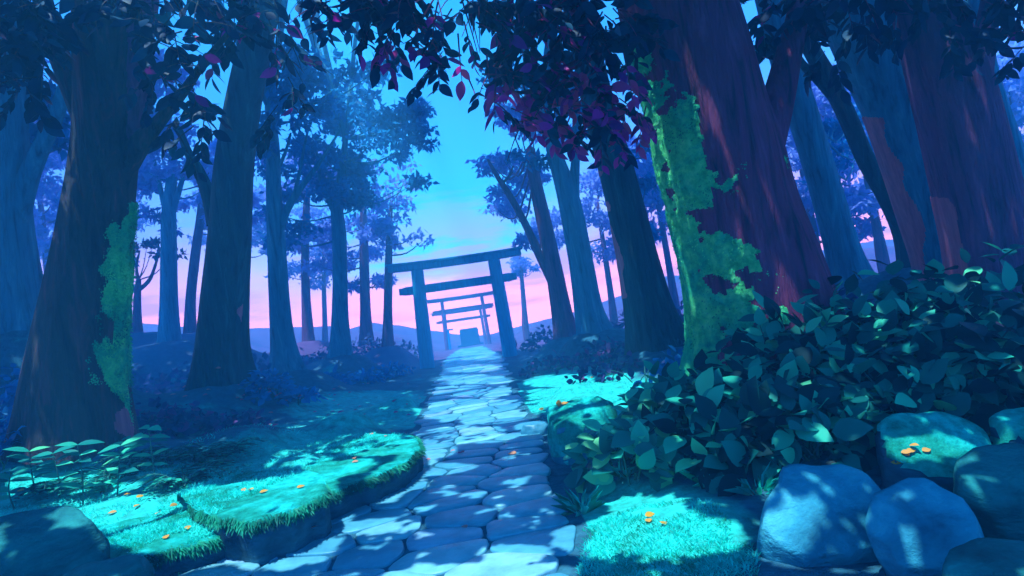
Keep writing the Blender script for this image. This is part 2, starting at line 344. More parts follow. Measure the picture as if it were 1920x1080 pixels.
# ------------------------------------------------------------------ path stones (voronoi cells)
def clip(poly, m, nrm):
    out = []
    for i in range(len(poly)):
        a, b = poly[i], poly[(i+1) % len(poly)]
        da, db = (a-m)@nrm, (b-m)@nrm
        if da <= 0: out.append(a)
        if da*db < 0: out.append(a+(b-a)*da/(da-db))
    return out
def build_path():
    r = np.random.default_rng(3)
    pts = []; ghost = []
    y = 0.5
    while y < 49:
        step = 0.42 if y < 14 else 0.6
        a, b = xl(y), xr(y); n = max(2, int(round((b-a)/(0.62 if y < 14 else 0.8))))
        ghost += [(a-.22, y+r.uniform(-.1, .1)), (b+.22, y+r.uniform(-.1, .1))]
        for i in range(n):
            pts.append((a+(b-a)*(i+0.5+r.uniform(-.33, .33))/n, y+r.uniform(-.17, .17)))
        y += step
    npt = len(pts); pts = np.array(pts+ghost)
    mb = MB()
    for i, p in enumerate(pts[:npt]):
        d = np.abs(pts-p)
        nb = [j for j in np.where((d[:, 0] < 2) & (d[:, 1] < 1.6))[0] if j != i]
        poly = [p+np.array(c) for c in ((-.75, -.5), (.75, -.5), (.75, .5), (-.75, .5))]
        for j in nb:
            m = (p+pts[j])/2; nr = pts[j]-p; nr = nr/np.linalg.norm(nr)
            poly = clip(poly, m-nr*0.007, nr)
            if len(poly) < 3: break
        if len(poly) < 3: continue
        poly = np.array(poly)
        # round corners (chaikin) and roughen
        for _ in range(2):
            nxt = np.roll(poly, -1, 0); poly = np.stack([poly*.82+nxt*.18, poly*.18+nxt*.82], 1).reshape(-1, 2)
        c = poly.mean(0)
        if not (xl(c[1])-.1 < c[0] < xr(c[1])+.1): continue
        poly = c+(poly-c)*(0.985+0.03*r.normal(size=(len(poly), 1))*.4)
        h = r.uniform(0.006, 0.02); tl = r.normal(size=2)*0.007
        n = len(poly)
        def ring(s, z): 
            q = c+(poly-c)*s
            return np.column_stack([q, z+(q-c)@tl])
        v = np.vstack([ring(1.0, -0.08), ring(1.0, h-.012), ring(.985, h-.003), ring(.96, h), ring(.45, h+.001)])
        f = []
        for k in range(4):
            for a in range(n): f.append([k*n+a, k*n+(a+1) % n, (k+1)*n+(a+1) % n, (k+1)*n+a])
        f.append([4*n+a for a in range(n)])
        mb.add(v, f, float(r.uniform(0, 1)**1.2))
    o = mb.build('path', 'paving'); o['kind'] = 'structure'
    return o
path = build_path()

# ------------------------------------------------------------------ sun direction and world
S = np.array([-0.20, -0.13, 0.95]); S /= np.linalg.norm(S)
sun = bpy.data.lights.new('sun', 'SUN'); so = bpy.data.objects.new('sun', sun); COL.objects.link(so)
sun.energy = 5.0; sun.angle = R(0.5); sun.color = (0.62, 0.96, 1.0)
so.rotation_euler = Vector(S).to_track_quat('Z', 'Y').to_euler(); so.location = (0, 0, 40)

w = bpy.data.worlds.new('World'); scene.world = w; w.use_nodes = True
n = w.node_tree.nodes; l = w.node_tree.links
bg = n['Background']; bg.inputs['Strength'].default_value = 1.2
tc = n.new('ShaderNodeTexCoord'); sp = n.new('ShaderNodeSeparateXYZ'); l.new(tc.outputs['Generated'], sp.inputs[0])
def math_n(op, a, b=None):
    m = n.new('ShaderNodeMath'); m.operation = op
    for i, v in enumerate((a, b)):
        if v is None: continue
        if isinstance(v, (int, float)): m.inputs[i].default_value = v
        else: l.new(v, m.inputs[i])
    return m.outputs[0]
front = ramp(n, [(0.0, (2.2, 0.55, 0.42)), (0.055, (1.9, 0.50, 0.62)), (0.085, (0.62, 0.50, 1.0)), (0.12, (0.02, 0.78, 1.1)), (0.20, (0.0, 0.54, 1.0)), (0.34, (0.0, 0.27, 0.88)), (0.6, (0.0, 0.24, 0.72)), (1.0, (0.0, 0.26, 0.66))])
side = ramp(n, [(0.0, (2.3, 0.60, 0.40)), (0.08, (1.9, 0.50, 0.60)), (0.14, (1.0, 0.40, 0.90)), (0.19, (0.28, 0.34, 0.95)), (0.35, (0.03, 0.22, 0.84)), (0.6, (0.0, 0.24, 0.74)), (1.0, (0.0, 0.26, 0.66))])
back = ramp(n, [(0.0, (0.0, 0.24, 0.56)), (0.5, (0.0, 0.28, 0.66)), (1.0, (0.0, 0.26, 0.66))])
wob = n.new('ShaderNodeTexNoise'); wob.inputs['Scale'].default_value = 3.0; wob.inputs['Detail'].default_value = 6
mpw = n.new('ShaderNodeMapping'); mpw.inputs['Scale'].default_value = (1, 1, 3.5); l.new(tc.outputs['Generated'], mpw.inputs[0]); l.new(mpw.outputs[0], wob.inputs['Vector'])
zz = math_n('ADD', sp.outputs['Z'], math_n('MULTIPLY', math_n('SUBTRACT', wob.outputs['Fac'], 0.5), 0.10))
for rmp in (front, side, back): l.new(zz, rmp.inputs['Fac'])
sx = math_n('ABSOLUTE', math_n('ADD', sp.outputs['X'], 0.04))
m1 = n.new('ShaderNodeMapRange'); m1.inputs['From Min'].default_value = 0.08; m1.inputs['From Max'].default_value = 0.42; l.new(sx, m1.inputs['Value'])
mixa = n.new('ShaderNodeMixRGB'); l.new(m1.outputs[0], mixa.inputs[0]); l.new(front.outputs[0], mixa.inputs[1]); l.new(side.outputs[0], mixa.inputs[2])
m2 = n.new('ShaderNodeMapRange'); m2.inputs['From Min'].default_value = 0.35; m2.inputs['From Max'].default_value = -0.15; l.new(sp.outputs['Y'], m2.inputs['Value'])
mixb = n.new('ShaderNodeMixRGB'); l.new(m2.outputs[0], mixb.inputs[0]); l.new(mixa.outputs[0], mixb.inputs[1]); l.new(back.outputs[0], mixb.inputs[2])
# violet cloud streaks low in the sky
cn = n.new('ShaderNodeTexNoise'); cn.inputs['Scale'].default_value = 4.5; cn.inputs['Detail'].default_value = 7; cn.inputs['Roughness'].default_value = .55
mpc = n.new('ShaderNodeMapping'); mpc.inputs['Scale'].default_value = (1, 1, 6); l.new(tc.outputs['Generated'], mpc.inputs[0]); l.new(mpc.outputs[0], cn.inputs['Vector'])
ck = ramp(n, [(.50, (0, 0, 0)), (.60, (1, 1, 1))]); l.new(cn.outputs['Fac'], ck.inputs['Fac'])
cz = ramp(n, [(.02, (.6,)*3), (.12, (.7,)*3), (.24, (0,)*3)]); l.new(sp.outputs['Z'], cz.inputs['Fac'])
cf = math_n('MULTIPLY', ck.outputs['Color'], cz.outputs['Color'])
mixc = n.new('ShaderNodeMixRGB'); l.new(cf, mixc.inputs[0]); l.new(mixb.outputs[0], mixc.inputs[1]); mixc.inputs[2].default_value = (0.62, 0.22, 0.80, 1); mixb = mixc
sky = n.new('ShaderNodeTexSky'); sky.sky_type = 'NISHITA'; sky.sun_disc = False
sky.sun_elevation = math.asin(S[2]); sky.sun_rotation = math.atan2(S[0], S[1])
sc_ = n.new('ShaderNodeMixRGB'); sc_.blend_type = 'ADD'; sc_.inputs[0].default_value = 0.006
l.new(mixb.outputs[0], sc_.inputs[1]); l.new(sky.outputs[0], sc_.inputs[2]); l.new(sc_.outputs[0], bg.inputs['Color'])

# ------------------------------------------------------------------ rocks
def rock_mesh(c, r, seed, flat=.5, cuts=9, sub=4, tilt=(0, -.12)):
    import bmesh
    bm = bmesh.new(); bmesh.ops.create_icosphere(bm, subdivisions=sub, radius=1)
    rr = np.random.default_rng(seed)
    v = np.array([x.co[:] for x in bm.verts])
    for i in range(cuts):
        nn = rr.normal(size=3); nn[2] *= .7; nn /= np.linalg.norm(nn); h = rr.uniform(.74, .92)
        e = v@nn-h; v = v-np.outer(np.clip(e, 0, None), nn)*.8
    tn = np.array([tilt[0]+rr.normal()*.06, tilt[1]+rr.normal()*.05, 1]); tn /= np.linalg.norm(tn)
    e = v@tn-flat; v = v-np.outer(np.clip(e, 0, None), tn)*.85
    v += np.array([[noise.noise(Vector(x*2.2)+Vector((seed, 0, 0))) for _ in range(1)][0]*x*.09+noise.noise(Vector(x*7))*x*.015 for x in v])
    f = [[q.index for q in p.verts] for p in bm.faces]; bm.free()
    return v*np.array(r)+c, f
def rock(name, label, px, py, wpx, hpx, d, seed, mat='rock', moss=None, flat=.5, group='boulders by the path', deep=.8, tilt=(0, -.12)):
    rx, rz = wpx*d/F/2, hpx*d/F/2
    c = P(px, py, d); ry = rx*deep
    z0 = H1(c[0], c[1])
    c0 = c.copy(); top = c[2]+rz
    c0[2] = (top*0+c[2]); 
    root = thing(name, (c[0], c[1], min(z0, c[2]-rz)), label, 'rock', group)
    v, f = rock_mesh(c0, (rx, ry, rz*1.25), seed, flat, tilt=tilt)
    # extend underside into the ground
    low = v[:, 2] < c[2]-.3*rz; v[low, 2] -= max(0, (c[2]-rz*1.25*.8)-z0+.08)
    mesh_obj('stone', v, f, mat, root)
    if moss:
        V = np.asarray(v); cen = c0
        fn = []; keep = []
        for q in f:
            a, b, cc = V[q[0]], V[q[1]], V[q[2]]
            nn = np.cross(b-a, cc-a); nn /= np.linalg.norm(nn)+1e-9
            m = (a+b+cc)/3
            if nn[2]+.5*noise.noise(Vector(m*3.0))-moss > 0: keep.append(q)
        if keep:
            us = sorted({i for q in keep for i in q}); mp = {i: k for k, i in enumerate(us)}
            nv = V[us]+(V[us]-cen)*.012+np.array([0, 0, .014])
            mesh_obj('moss', nv, [[mp[i] for i in q] for q in keep], 'moss_teal', root)
    return root
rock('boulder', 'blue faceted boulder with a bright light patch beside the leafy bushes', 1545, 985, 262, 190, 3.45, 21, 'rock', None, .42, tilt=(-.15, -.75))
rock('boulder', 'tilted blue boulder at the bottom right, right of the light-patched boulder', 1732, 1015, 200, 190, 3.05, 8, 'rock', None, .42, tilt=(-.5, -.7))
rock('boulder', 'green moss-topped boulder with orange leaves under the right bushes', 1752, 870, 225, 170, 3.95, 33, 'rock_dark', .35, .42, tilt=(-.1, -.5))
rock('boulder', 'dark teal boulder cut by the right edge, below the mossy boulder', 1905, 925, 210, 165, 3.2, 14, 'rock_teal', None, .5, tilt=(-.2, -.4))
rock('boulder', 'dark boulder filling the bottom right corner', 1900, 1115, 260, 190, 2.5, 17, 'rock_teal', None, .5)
rock('boulder', 'mossy green boulder high at the right edge', 1925, 825, 130, 110, 3.9, 41, 'rock_dark', .2, .6)
rock('boulder', 'pale moss-capped boulder at the right path edge under the leaves', 1090, 812, 155, 125, 6.6, 52, 'rock', .05, .5, tilt=(-.1, -.35))
rock('path_stone', 'small pale round stone at the right edge of the path', 1003, 803, 54, 26, 8.3, 61, 'paving', None, .6, 'loose stones')
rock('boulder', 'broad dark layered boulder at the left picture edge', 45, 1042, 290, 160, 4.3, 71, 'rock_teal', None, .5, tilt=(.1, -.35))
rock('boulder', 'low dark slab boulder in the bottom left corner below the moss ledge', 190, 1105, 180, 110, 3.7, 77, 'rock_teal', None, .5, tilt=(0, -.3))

# mossy ledges along the left path edge
def ledge(label, front, back, z, drop, seed, thick=.06):
    """front/back: pixel lists (left to right) on the plane z"""
    fr = catmull([G(a, b, z) for a, b in front], 8); bk = catmull([G(a, b, z) for a, b in back], 8)
    m = 60
    def rs(a):
        s = np.concatenate([[0], np.cumsum(np.linalg.norm(np.diff(a, axis=0), axis=1))]); t = np.linspace(0, s[-1], m)
        return np.column_stack([np.interp(t, s, a[:, i]) for i in range(3)])
    fr, bk = rs(fr), rs(bk)
    outd = fr-bk; outd[:, 2] = 0; outd /= np.linalg.norm(outd, axis=1)[:, None]+1e-6
    for i in range(m):
        fr[i] += outd[i]*(.07*noise.noise(Vector((i*.22, seed, 0)))+.03*noise.noise(Vector((i*.7, seed, 0))))
    c = fr.mean(0)
    root = thing('mossy_ledge', (c[0], c[1], 0), label, 'rock ledge', 'moss-covered ledges left of the path')
    rows = []
    for k in range(14):
        t = k/13; row = bk*(1-t)+fr*t
        row[:, 2] = z+.02*math.sin(t*math.pi)-.01*max(0, t-.85)/.15
        for i in range(m): row[i, 2] += .022*noise.noise(Vector((row[i][0]*4, row[i][1]*4, seed)))
        if k == 0: row[:, 2] -= .07
        rows.append(row)
    edge = rows[-1].copy()
    nrow = len(rows)
    for dz, oo in ((-.02, .012), (-.045, .016), (-.07, .004)):
        r_ = edge.copy()+outd*oo; r_[:, 2] += dz
        for i in range(m): r_[i, 2] -= .09*max(0, noise.noise(Vector((i*.6, seed+dz*30, 2))))
        rows.append(r_)
    v = np.array(rows).reshape(-1, 3)
    f = [[a*m+b, a*m+b+1, (a+1)*m+b+1, (a+1)*m+b] for a in range(len(rows)-1) for b in range(m-1)]
    mo = mesh_obj('moss', v, f, 'moss_teal', root)
    rows2 = []
    for k, (dz, oo) in enumerate([(-.03, -.06), (-.05, .0), (-.11, .02), (-.19, .005), (-.27, -.02), (-drop-.1, -.05)]):
        r_ = edge.copy()+outd*oo; r_[:, 2] += dz
        for i in range(m):
            r_[i] += outd[i]*.05*noise.noise(Vector((i*.25, k*.9, seed+5)))
        rows2.append(r_)
    v2 = np.array(rows2).reshape(-1, 3)
    f2 = [[a*m+b, a*m+b+1, (a+1)*m+b+1, (a+1)*m+b] for a in range(len(rows2)-1) for b in range(m-1)]
    mesh_obj('stone', v2, f2, 'rock_dark', root)
    k = 2600; ii = rng.integers(0, m-1, k); u_ = rng.uniform(0, 1, (k, 1))
    ep = edge[ii]*(1-u_)+edge[ii+1]*u_; od = outd[ii]
    ep = ep+od*rng.uniform(-.06, .02, (k, 1))+np.array([0, 0, 1])*rng.uniform(-.05, .005, (k, 1))
    leaf_obj('grass_fringe', [[ep, od*1.0+rdir(k)*.5+np.array([0, 0, -.55]), od+np.array([0, 0, 1.])+rdir(k)*.3, rng.uniform(.03, .10, k), np.clip([.5+1.2*noise.noise(Vector(p*3)) for p in ep], 0, 1)]], 'grass_dark', root, T_BLADE, F_BLADE, 1.3)
    return mo
LED = [ledge('lowest moss-topped stone ledge at bottom left jutting towards the path', [(120, 1062), (175, 1052), (255, 1042), (350, 1020), (430, 995), (462, 975), (440, 960)], [(60, 1010), (130, 990), (200, 975), (270, 962), (330, 955), (380, 955), (420, 958)], .20, .3, 3),
       ledge('middle moss-topped ledge with ragged grass edge above the lowest ledge', [(355, 948), (400, 965), (470, 972), (540, 955), (608, 925), (612, 905)], [(330, 925), (380, 905), (430, 890), (480, 880), (540, 875), (590, 885)], .34, .4, 7),
       ledge('farthest rounded moss bank ending in a blunt nose against the path', [(606, 925), (660, 905), (715, 885), (765, 858), (786, 832), (770, 815), (720, 812)], [(560, 880), (580, 860), (600, 845), (620, 832), (640, 822), (660, 816), (690, 812)], .26, .35, 12)]

# ------------------------------------------------------------------ gaps in the canopy: lines along the sun through the lit places
def bvh_of(objs):
    vs, fs = [], []
    bpy.context.view_layer.update()
    for o in objs:
        mw = o.matrix_world; k = len(vs); vs += [mw@v.co for v in o.data.vertices]; fs += [[i+k for i in p.vertices] for p in o.data.polygons]
    return BVHTree.FromPolygons(vs, fs)
SOLID = bvh_of([o for o in bpy.data.objects if o.type == 'MESH'])
EU = np.cross(S, [0, 1, 0]); EU /= np.linalg.norm(EU); EV = np.cross(S, EU)
CELL = 0.04; LM = np.zeros((1600, 1600), bool)
def uv(p): return np.clip(((p@EU)/CELL+800).astype(int), 3, 1596), np.clip(((p@EV)/CELL+800).astype(int), 3, 1596)
def fill_mask():
    hits = []
    for (cx, cy, wx, wy) in ELL:
        sx_ = max(1.0, wx/60); sy_ = max(.4, wy/30)
        for x in np.arange(cx-wx*1.1, cx+wx*1.1, 1.6*sx_):
            for y in np.arange(cy-wy*1.1, cy+wy*1.1, sy_*1.1):
                q = ((x-cx)/wx)**2+((y-cy)/wy)**2
                if q > 1.2: continue
                v = fw+(x-960)/F*RT+(540-y)/F*UP
                h = SOLID.ray_cast(Vector(EYE), Vector(v))
                if h[0] is None: continue
                p = h[0]
                kk = .45 if wx < 50 and cx > 1400 else 1.3
                if q+kk*noise.noise(Vector((p.x*2.6, p.y*2.6, 4)))+.5*noise.noise(Vector((p.x*7, p.y*7, 1))) < 1.0: hits.append(p[:])
    hits = np.array(hits); a, b = uv(hits)
    for i in (-1, 0, 1):
        for j in (-1, 0, 1):
            k = (hits[:, 1] > 5) | ((i >= 0) & (j >= 0))
            LM[a[k]+i, b[k]+j] = True
fill_mask()
def blocks(pos, dirs, size):
    """True where a leaf would throw its shadow into a lit place"""
    dirs = dirs/np.linalg.norm(dirs, axis=1)[:, None]; sd = np.cross(dirs, S)
    out = np.zeros(len(pos), bool)
    for t, u in ((0.1, 0), (.45, .2), (.45, -.2), (.45, 0), (.75, 0), (1.0, 0)):
        a, b = uv(pos+dirs*(t*size)[:, None]+sd*(u*size)[:, None]); out |= LM[a, b]
    return out

# ------------------------------------------------------------------ trees
OWN = {}      # key -> (root, foot xy)
def hmask(p, sc, seed): return noise.noise(Vector((p[0]*sc+seed, p[1]*sc, p[2]*sc)))
def tree(key, name, label, group, barkm, trunk, branches=(), flare=0.5, ridge=0.05, seg=28, up=None):
    """trunk: [(px,py,width px[,d])] foot first; the foot is sunk 0.3 m into the ground"""
    d0 = TB[key][2] if key in TB else trunk[0][3]
    pts = [P(t[0], t[1], t[3] if len(t) > 3 else d0) for t in trunk]
    rad = [t[2]*(t[3] if len(t) > 3 else d0)/F/2 for t in trunk]
    foot = pts[0].copy(); gz = H1(foot[0], foot[1])
    root = thing(name, (foot[0], foot[1], gz), label, 'tree', group)
    pts = [np.array([foot[0], foot[1], gz-0.3])] + ([pts[0]] if foot[2] > gz+0.1 else []) + pts[1:]
    rad = [rad[0]] + ([rad[0]] if foot[2] > gz+0.1 else []) + rad[1:]
    if up:
        dr = pts[-1]-pts[-2]; dr /= np.linalg.norm(dr); dr = dr*0.6+np.array([0, 0, .4])
        pts.append(pts[-1]+dr*up*.5); rad.append(rad[-1]*.8); pts.append(pts[-1]+dr*up*.5); rad.append(rad[-1]*.5)
    v, f, V, c = tube(pts, rad, seg, 8, ridge, flare, abs(hash(key)) % 1 + sum(map(ord, key)))
    mesh_obj('trunk', v, f, barkm, root)
    for b in branches:
        db = [t[3] if len(t) > 3 else d0 for t in b]
        bp = [P(t[0], t[1], q_) for t, q_ in zip(b, db)]; br = [t[2]*q_/F/2 for t, q_ in zip(b, db)]
        v, f, _, _ = tube(bp, br, max(8, seg//2), 6, ridge*.8, 0, 5)
        mesh_obj('branch', v, f, barkm, root)
    OWN[key] = dict(root=root, xy=foot[:2], V=V, c=c, d=d0, top=pts[-1], bark=barkm, sets=[])
    return root
def patch(key, part, mat, test, off=0.02, label=None):
    """a thin raised cover over the trunk cells where test(px,py,p) > 0"""
    V = OWN[key]['V']; c = OWN[key]['c']; nr, sg, _ = V.shape
    # refine grid
    ku, kv = 6, 4
    A = np.concatenate([V, V[:, :1]], 1)
    rows = np.linspace(0, nr-1, (nr-1)*ku+1); cols = np.linspace(0, sg, sg*kv+1)
    i0 = np.minimum(rows.astype(int), nr-2); j0 = np.minimum(cols.astype(int), sg-1)
    fr = (rows-i0)[:, None, None]; fc = (cols-j0)[None, :, None]
    B = (A[i0][:, j0]*(1-fr)*(1-fc)+A[i0+1][:, j0]*fr*(1-fc)+A[i0][:, j0+1]*(1-fr)*fc+A[i0+1][:, j0+1]*fr*fc)
    C = c[i0]*(1-fr[:, 0])+c[i0+1]*fr[:, 0]
    px, py, d = proj(B.reshape(-1, 3)); px = px.reshape(B.shape[:2]); py = py.reshape(B.shape[:2])
    Wt = np.zeros(B.shape[:2])
    for i in range(B.shape[0]):
        for j in range(B.shape[1]): Wt[i, j] = test(px[i, j], py[i, j], B[i, j])
    outw = B-C[:, None, :]; outw /= np.linalg.norm(outw, axis=2)[:, :, None]
    Q = B+outw*(np.clip(Wt*0.4, 0, 1)*off+0.004)[:, :, None]
    m = B.shape[1]; used = {}; vs = []; fs = []
    fx = B-C[:, None, :]
    for i in range(B.shape[0]-1):
        for j in range(m-1):
            if (Wt[i, j]+Wt[i+1, j]+Wt[i, j+1]+Wt[i+1, j+1]) > 0:
                q = []
                for a, b in ((i, j), (i, j+1), (i+1, j+1), (i+1, j)):
                    if (a, b) not in used:
                        used[(a, b)] = len(vs); vs.append(Q[a, b])
                    q.append(used[(a, b)])
                fs.append(q)
    if mat == 'moss':
        fl = [(i, j) for i in range(0, B.shape[0]) for j in range(m-1) if Wt[i, j] > -.35]
        fl = [fl[i] for i in rng.choice(len(fl), min(len(fl)*2, 9000))]
        fl = [q for q in fl if Wt[q] > 0 or rng.uniform() < .35*(1+Wt[q]/.55)]
        fp = np.array([B[q]+outw[q]*off*.5*(Wt[q] > 0)+rng.normal(size=3)*.012 for q in fl]); fo = np.array([outw[q] for q in fl]); k = len(fp)
        leaf_obj('moss_tufts', [[fp, fo*.35+rdir(k)*.6+np.array([0, 0, -.6]), fo+rdir(k)*.5, rng.uniform(.014, .032, k)*OWN[key]['d']/8, np.clip([.5+1.1*noise.noise(Vector(p*1.6)) for p in fp], 0, 1)]], 'moss_leaf', OWN[key]['root'], T_MID, F_MID, 1.4)
    par = list(range(len(vs)))
    def find(a):
        while par[a] != a: par[a] = par[par[a]]; a = par[a]
        return a
    for q in fs:
        for a in q[1:]: par[find(a)] = find(q[0])
    isl = {}
    for q in fs: isl.setdefault(find(q[0]), []).append(q)
    vs = np.array(vs)
    for q in sorted(isl.values(), key=len, reverse=True)[:14]:
        if len(q) < 25: continue
        us = sorted({i for c_ in q for i in c_}); mp = {i: k for k, i in enumerate(us)}
        mesh_obj(part, vs[us], [[mp[i] for i in c_] for c_ in q], mat, OWN[key]['root'])

def front_w(p):   # >0 on the side that faces the path
    return 1
tree('L1', 'broad_trunk_tree', 'thick dark leaning tree at left with green moss streak and two forked boughs', 'large foreground trees', 'bark_umber',
     [(134, 805, 200), (142, 700, 164), (160, 560, 142), (175, 450, 125), (192, 320, 112), (203, 220, 112), (210, 100, 122), (218, -40, 135), (222, -160, 120)],
     [[(170, 250, 44), (140, 175, 42), (105, 90, 36), (82, 10, 34), (70, -60, 26)], [(225, 320, 50), (262, 268, 38), (300, 225, 24), (345, 170, 18), (380, 120, 14, 8.2), (430, 60, 9, 8)]], 0.16, 0.035, 40, 4)
tree('L0', 'forked_tree', 'blue forked tree cut by the left picture edge', 'large foreground trees', 'bark_blue',
     [(20, 610, 120), (15, 500, 90), (8, 380, 78), (2, 250, 80), (0, 100, 84), (0, -60, 80)],
     [[(30, 420, 40), (50, 340, 36), (75, 280, 30), (100, 225, 28), (122, 160, 22), (140, 90, 16)]], 0.25, 0.035, 28, 3)
tree('L2', 'tall_tree', 'tall teal tree with pale bark strip at foot, second thick trunk from left', 'large foreground trees', 'bark_teal',
     [(412, 720, 112), (414, 660, 92), (420, 560, 84), (430, 440, 76), (438, 320, 70), (455, 200, 64), (478, 90, 60), (500, -10, 56), (512, -90, 50)],
     [[(405, 420, 34), (392, 370, 27), (372, 320, 20), (352, 285, 16), (335, 240, 11)], [(478, 90, 30), (462, 30, 26), (448, -40, 20)]], 0.28, 0.035, 32, 4)
tree('L3', 'slender_tree', 'slender blue tree with right fork, left of the round leafy crown', 'mid-distance trees', 'bark_blue',
     [(540, 700, 62), (530, 640, 44), (523, 560, 37), (518, 460, 33), (513, 360, 28), (512, 280, 24), (506, 200, 18)],
     [[(525, 430, 18), (537, 395, 15), (560, 358, 12), (590, 318, 9), (612, 285, 6), (640, 240, 4)], [(550, 372, 8), (562, 320, 6), (575, 255, 4), (590, 215, 3)], [(516, 330, 8), (535, 285, 6), (545, 250, 4)]], 0.3, 0.03, 24)
tree('L4', 'background_tree', 'pale blue background tree with a three-way fork between two left trunks', 'trees in the blue haze', 'bark_blue',
     [(318, 645, 40), (317, 560, 31), (316, 470, 28), (316, 400, 25), (322, 330, 18), (325, 270, 12)],
     [[(312, 400, 12), (300, 350, 9), (290, 300, 6)], [(322, 400, 14), (338, 350, 10), (352, 300, 6)]], 0.3, 0.03, 16)
tree('L5', 'background_tree', 'thin hazy violet tree just left of the teal trunk', 'trees in the blue haze', 'bark_violet',
     [(356, 630, 24), (358, 560, 18), (366, 480, 17), (376, 400, 14), (380, 330, 9)], [], 0.3, 0.03, 14)
tree('L6', 'background_tree', 'straight blue tree with left fork, nearest trunk left of the big gate', 'trees in the blue haze', 'bark_blue',
     [(638, 668, 44), (638, 600, 32), (638, 520, 27), (636, 440, 26), (632, 390, 22), (640, 330, 16), (648, 260, 10)],
     [[(632, 405, 16), (615, 370, 13), (601, 335, 8), (597, 300, 5)]], 0.35, 0.03, 18)
tree('L7', 'background_tree', 'thin hazy tree behind the slender forked tree', 'trees in the blue haze', 'bark_violet',
     [(578, 640, 24), (574, 560, 17), (572, 480, 15), (574, 400, 13), (578, 330, 8)], [], 0.3, 0.03, 12)
tree('L8', 'background_tree', 'hazy violet tree right of the fork-left blue trunk', 'trees in the blue haze', 'bark_violet',
     [(688, 650, 28), (685, 580, 20), (683, 500, 18), (682, 430, 15), (680, 350, 9)], [], 0.3, 0.03, 12)
tree('L9', 'background_tree', 'thin violet tree right beside the left post of the big gate', 'trees in the blue haze', 'bark_violet',
     [(727, 655, 24), (727, 590, 17), (728, 520, 15), (730, 440, 11), (734, 380, 6)], [], 0.3, 0.03, 12)
tree('L10', 'small_tree', 'small purple tree with candelabra branches low behind the left foreground trunk', 'trees in the blue haze', 'bark_violet',
     [(256, 628, 22), (257, 590, 15), (258, 550, 12), (260, 525, 9)],
     [[(258, 550, 9), (240, 530, 7), (228, 505, 5), (222, 480, 3)], [(259, 545, 9), (280, 525, 7), (292, 495, 5), (300, 465, 3)], [(260, 530, 7), (256, 500, 5), (262, 470, 3)]], 0.3, 0.03, 12)
tree('R1', 'giant_tree', 'giant maroon leaning tree with bright green moss sheet on its left side', 'large foreground trees', 'bark_maroon',
     [(1455, 745, 300), (1440, 640, 258), (1412, 520, 236), (1375, 400, 222), (1348, 300, 222), (1325, 210, 212), (1298, 110, 210), (1265, 0, 208), (1240, -120, 190)],
     [[(1400, 330, 120), (1432, 265, 80), (1455, 200, 62), (1475, 120, 50), (1495, 30, 40), (1510, -60, 34)]], 0.30, 0.03, 56, 4)
tree('R2', 'leaning_tree', 'dark teal tree leaning left with pink-lit bark, next left of the giant mossy tree', 'large foreground trees', 'bark_teal',
     [(1240, 655, 118), (1222, 600, 92), (1198, 500, 76), (1175, 400, 68), (1152, 310, 64), (1132, 240, 62), (1110, 150, 58), (1085, 40, 52), (1060, -80, 44)], [], 0.3, 0.03, 30, 4)
tree('R3', 'leaning_tree', 'blue tree with narrow fork at gate-beam height, third trunk right of the gate', 'mid-distance trees', 'bark_blue',
     [(1115, 622, 66), (1103, 580, 52), (1090, 500, 46), (1075, 420, 44), (1062, 360, 40), (1043, 300, 30), (1028, 240, 24), (1018, 170, 18)],
     [[(1075, 400, 26), (1077, 340, 20), (1080, 280, 16), (1082, 210, 12)]], 0.3, 0.03, 22)
tree('R4', 'leaning_tree', 'blue-violet tree nearest right of the big gate with long thin left bough', 'mid-distance trees', 'bark_violet',
     [(1063, 632, 48), (1052, 580, 38), (1037, 500, 32), (1018, 410, 28), (1003, 340, 24), (994, 280, 18)],
     [[(1036, 530, 17), (1012, 480, 16), (985, 420, 14), (955, 365, 12), (932, 330, 9), (915, 300, 5)], [(940, 345, 6), (955, 330, 5), (962, 312, 3)]], 0.3, 0.03, 20)
tree('R6', 'leaning_tree', 'smooth blue tree leaning left, directly behind the giant mossy tree', 'mid-distance trees', 'bark_blue',
     [(1600, 540, 78), (1580, 470, 60), (1555, 380, 56), (1525, 280, 54), (1497, 190, 54), (1465, 90, 52), (1440, 0, 46), (1420, -80, 40)], [], 0.3, 0.03, 24, 3)
tree('R6b', 'leaning_tree', 'thin crooked dark blue tree between two blue trunks at right', 'mid-distance trees', 'bark_teal',
     [(1712, 505, 52), (1695, 440, 36), (1665, 370, 34), (1625, 300, 32), (1590, 220, 32), (1555, 150, 32), (1520, 90, 30), (1490, 20, 26), (1460, -60, 20)],
     [[(1570, 190, 20), (1535, 150, 18), (1505, 120, 14), (1480, 80, 10)], [(1652, 350, 6), (1648, 290, 4), (1632, 220, 3)]], 0.3, 0.03, 20, 2)
tree('R6c', 'leaning_tree', 'wide blue tree with pale pink root strip, left of the violet trunk at right', 'large foreground trees', 'bark_blue',
     [(1812, 585, 140), (1770, 480, 106), (1745, 400, 108), (1715, 300, 112), (1680, 200, 112), (1635, 100, 116), (1590, 0, 112), (1560, -90, 100)], [], 0.3, 0.03, 34, 3)
tree('R7', 'leaning_tree', 'wide violet tree near the right edge with a forked top', 'large foreground trees', 'bark_violet',
     [(1905, 660, 190), (1880, 560, 156), (1852, 440, 138), (1828, 340, 134), (1802, 230, 132), (1778, 140, 128), (1745, 40, 112), (1715, -60, 100)],
     [[(1812, 200, 70), (1835, 120, 50), (1850, 50, 38), (1862, -30, 30)]], 0.3, 0.035, 38, 3)
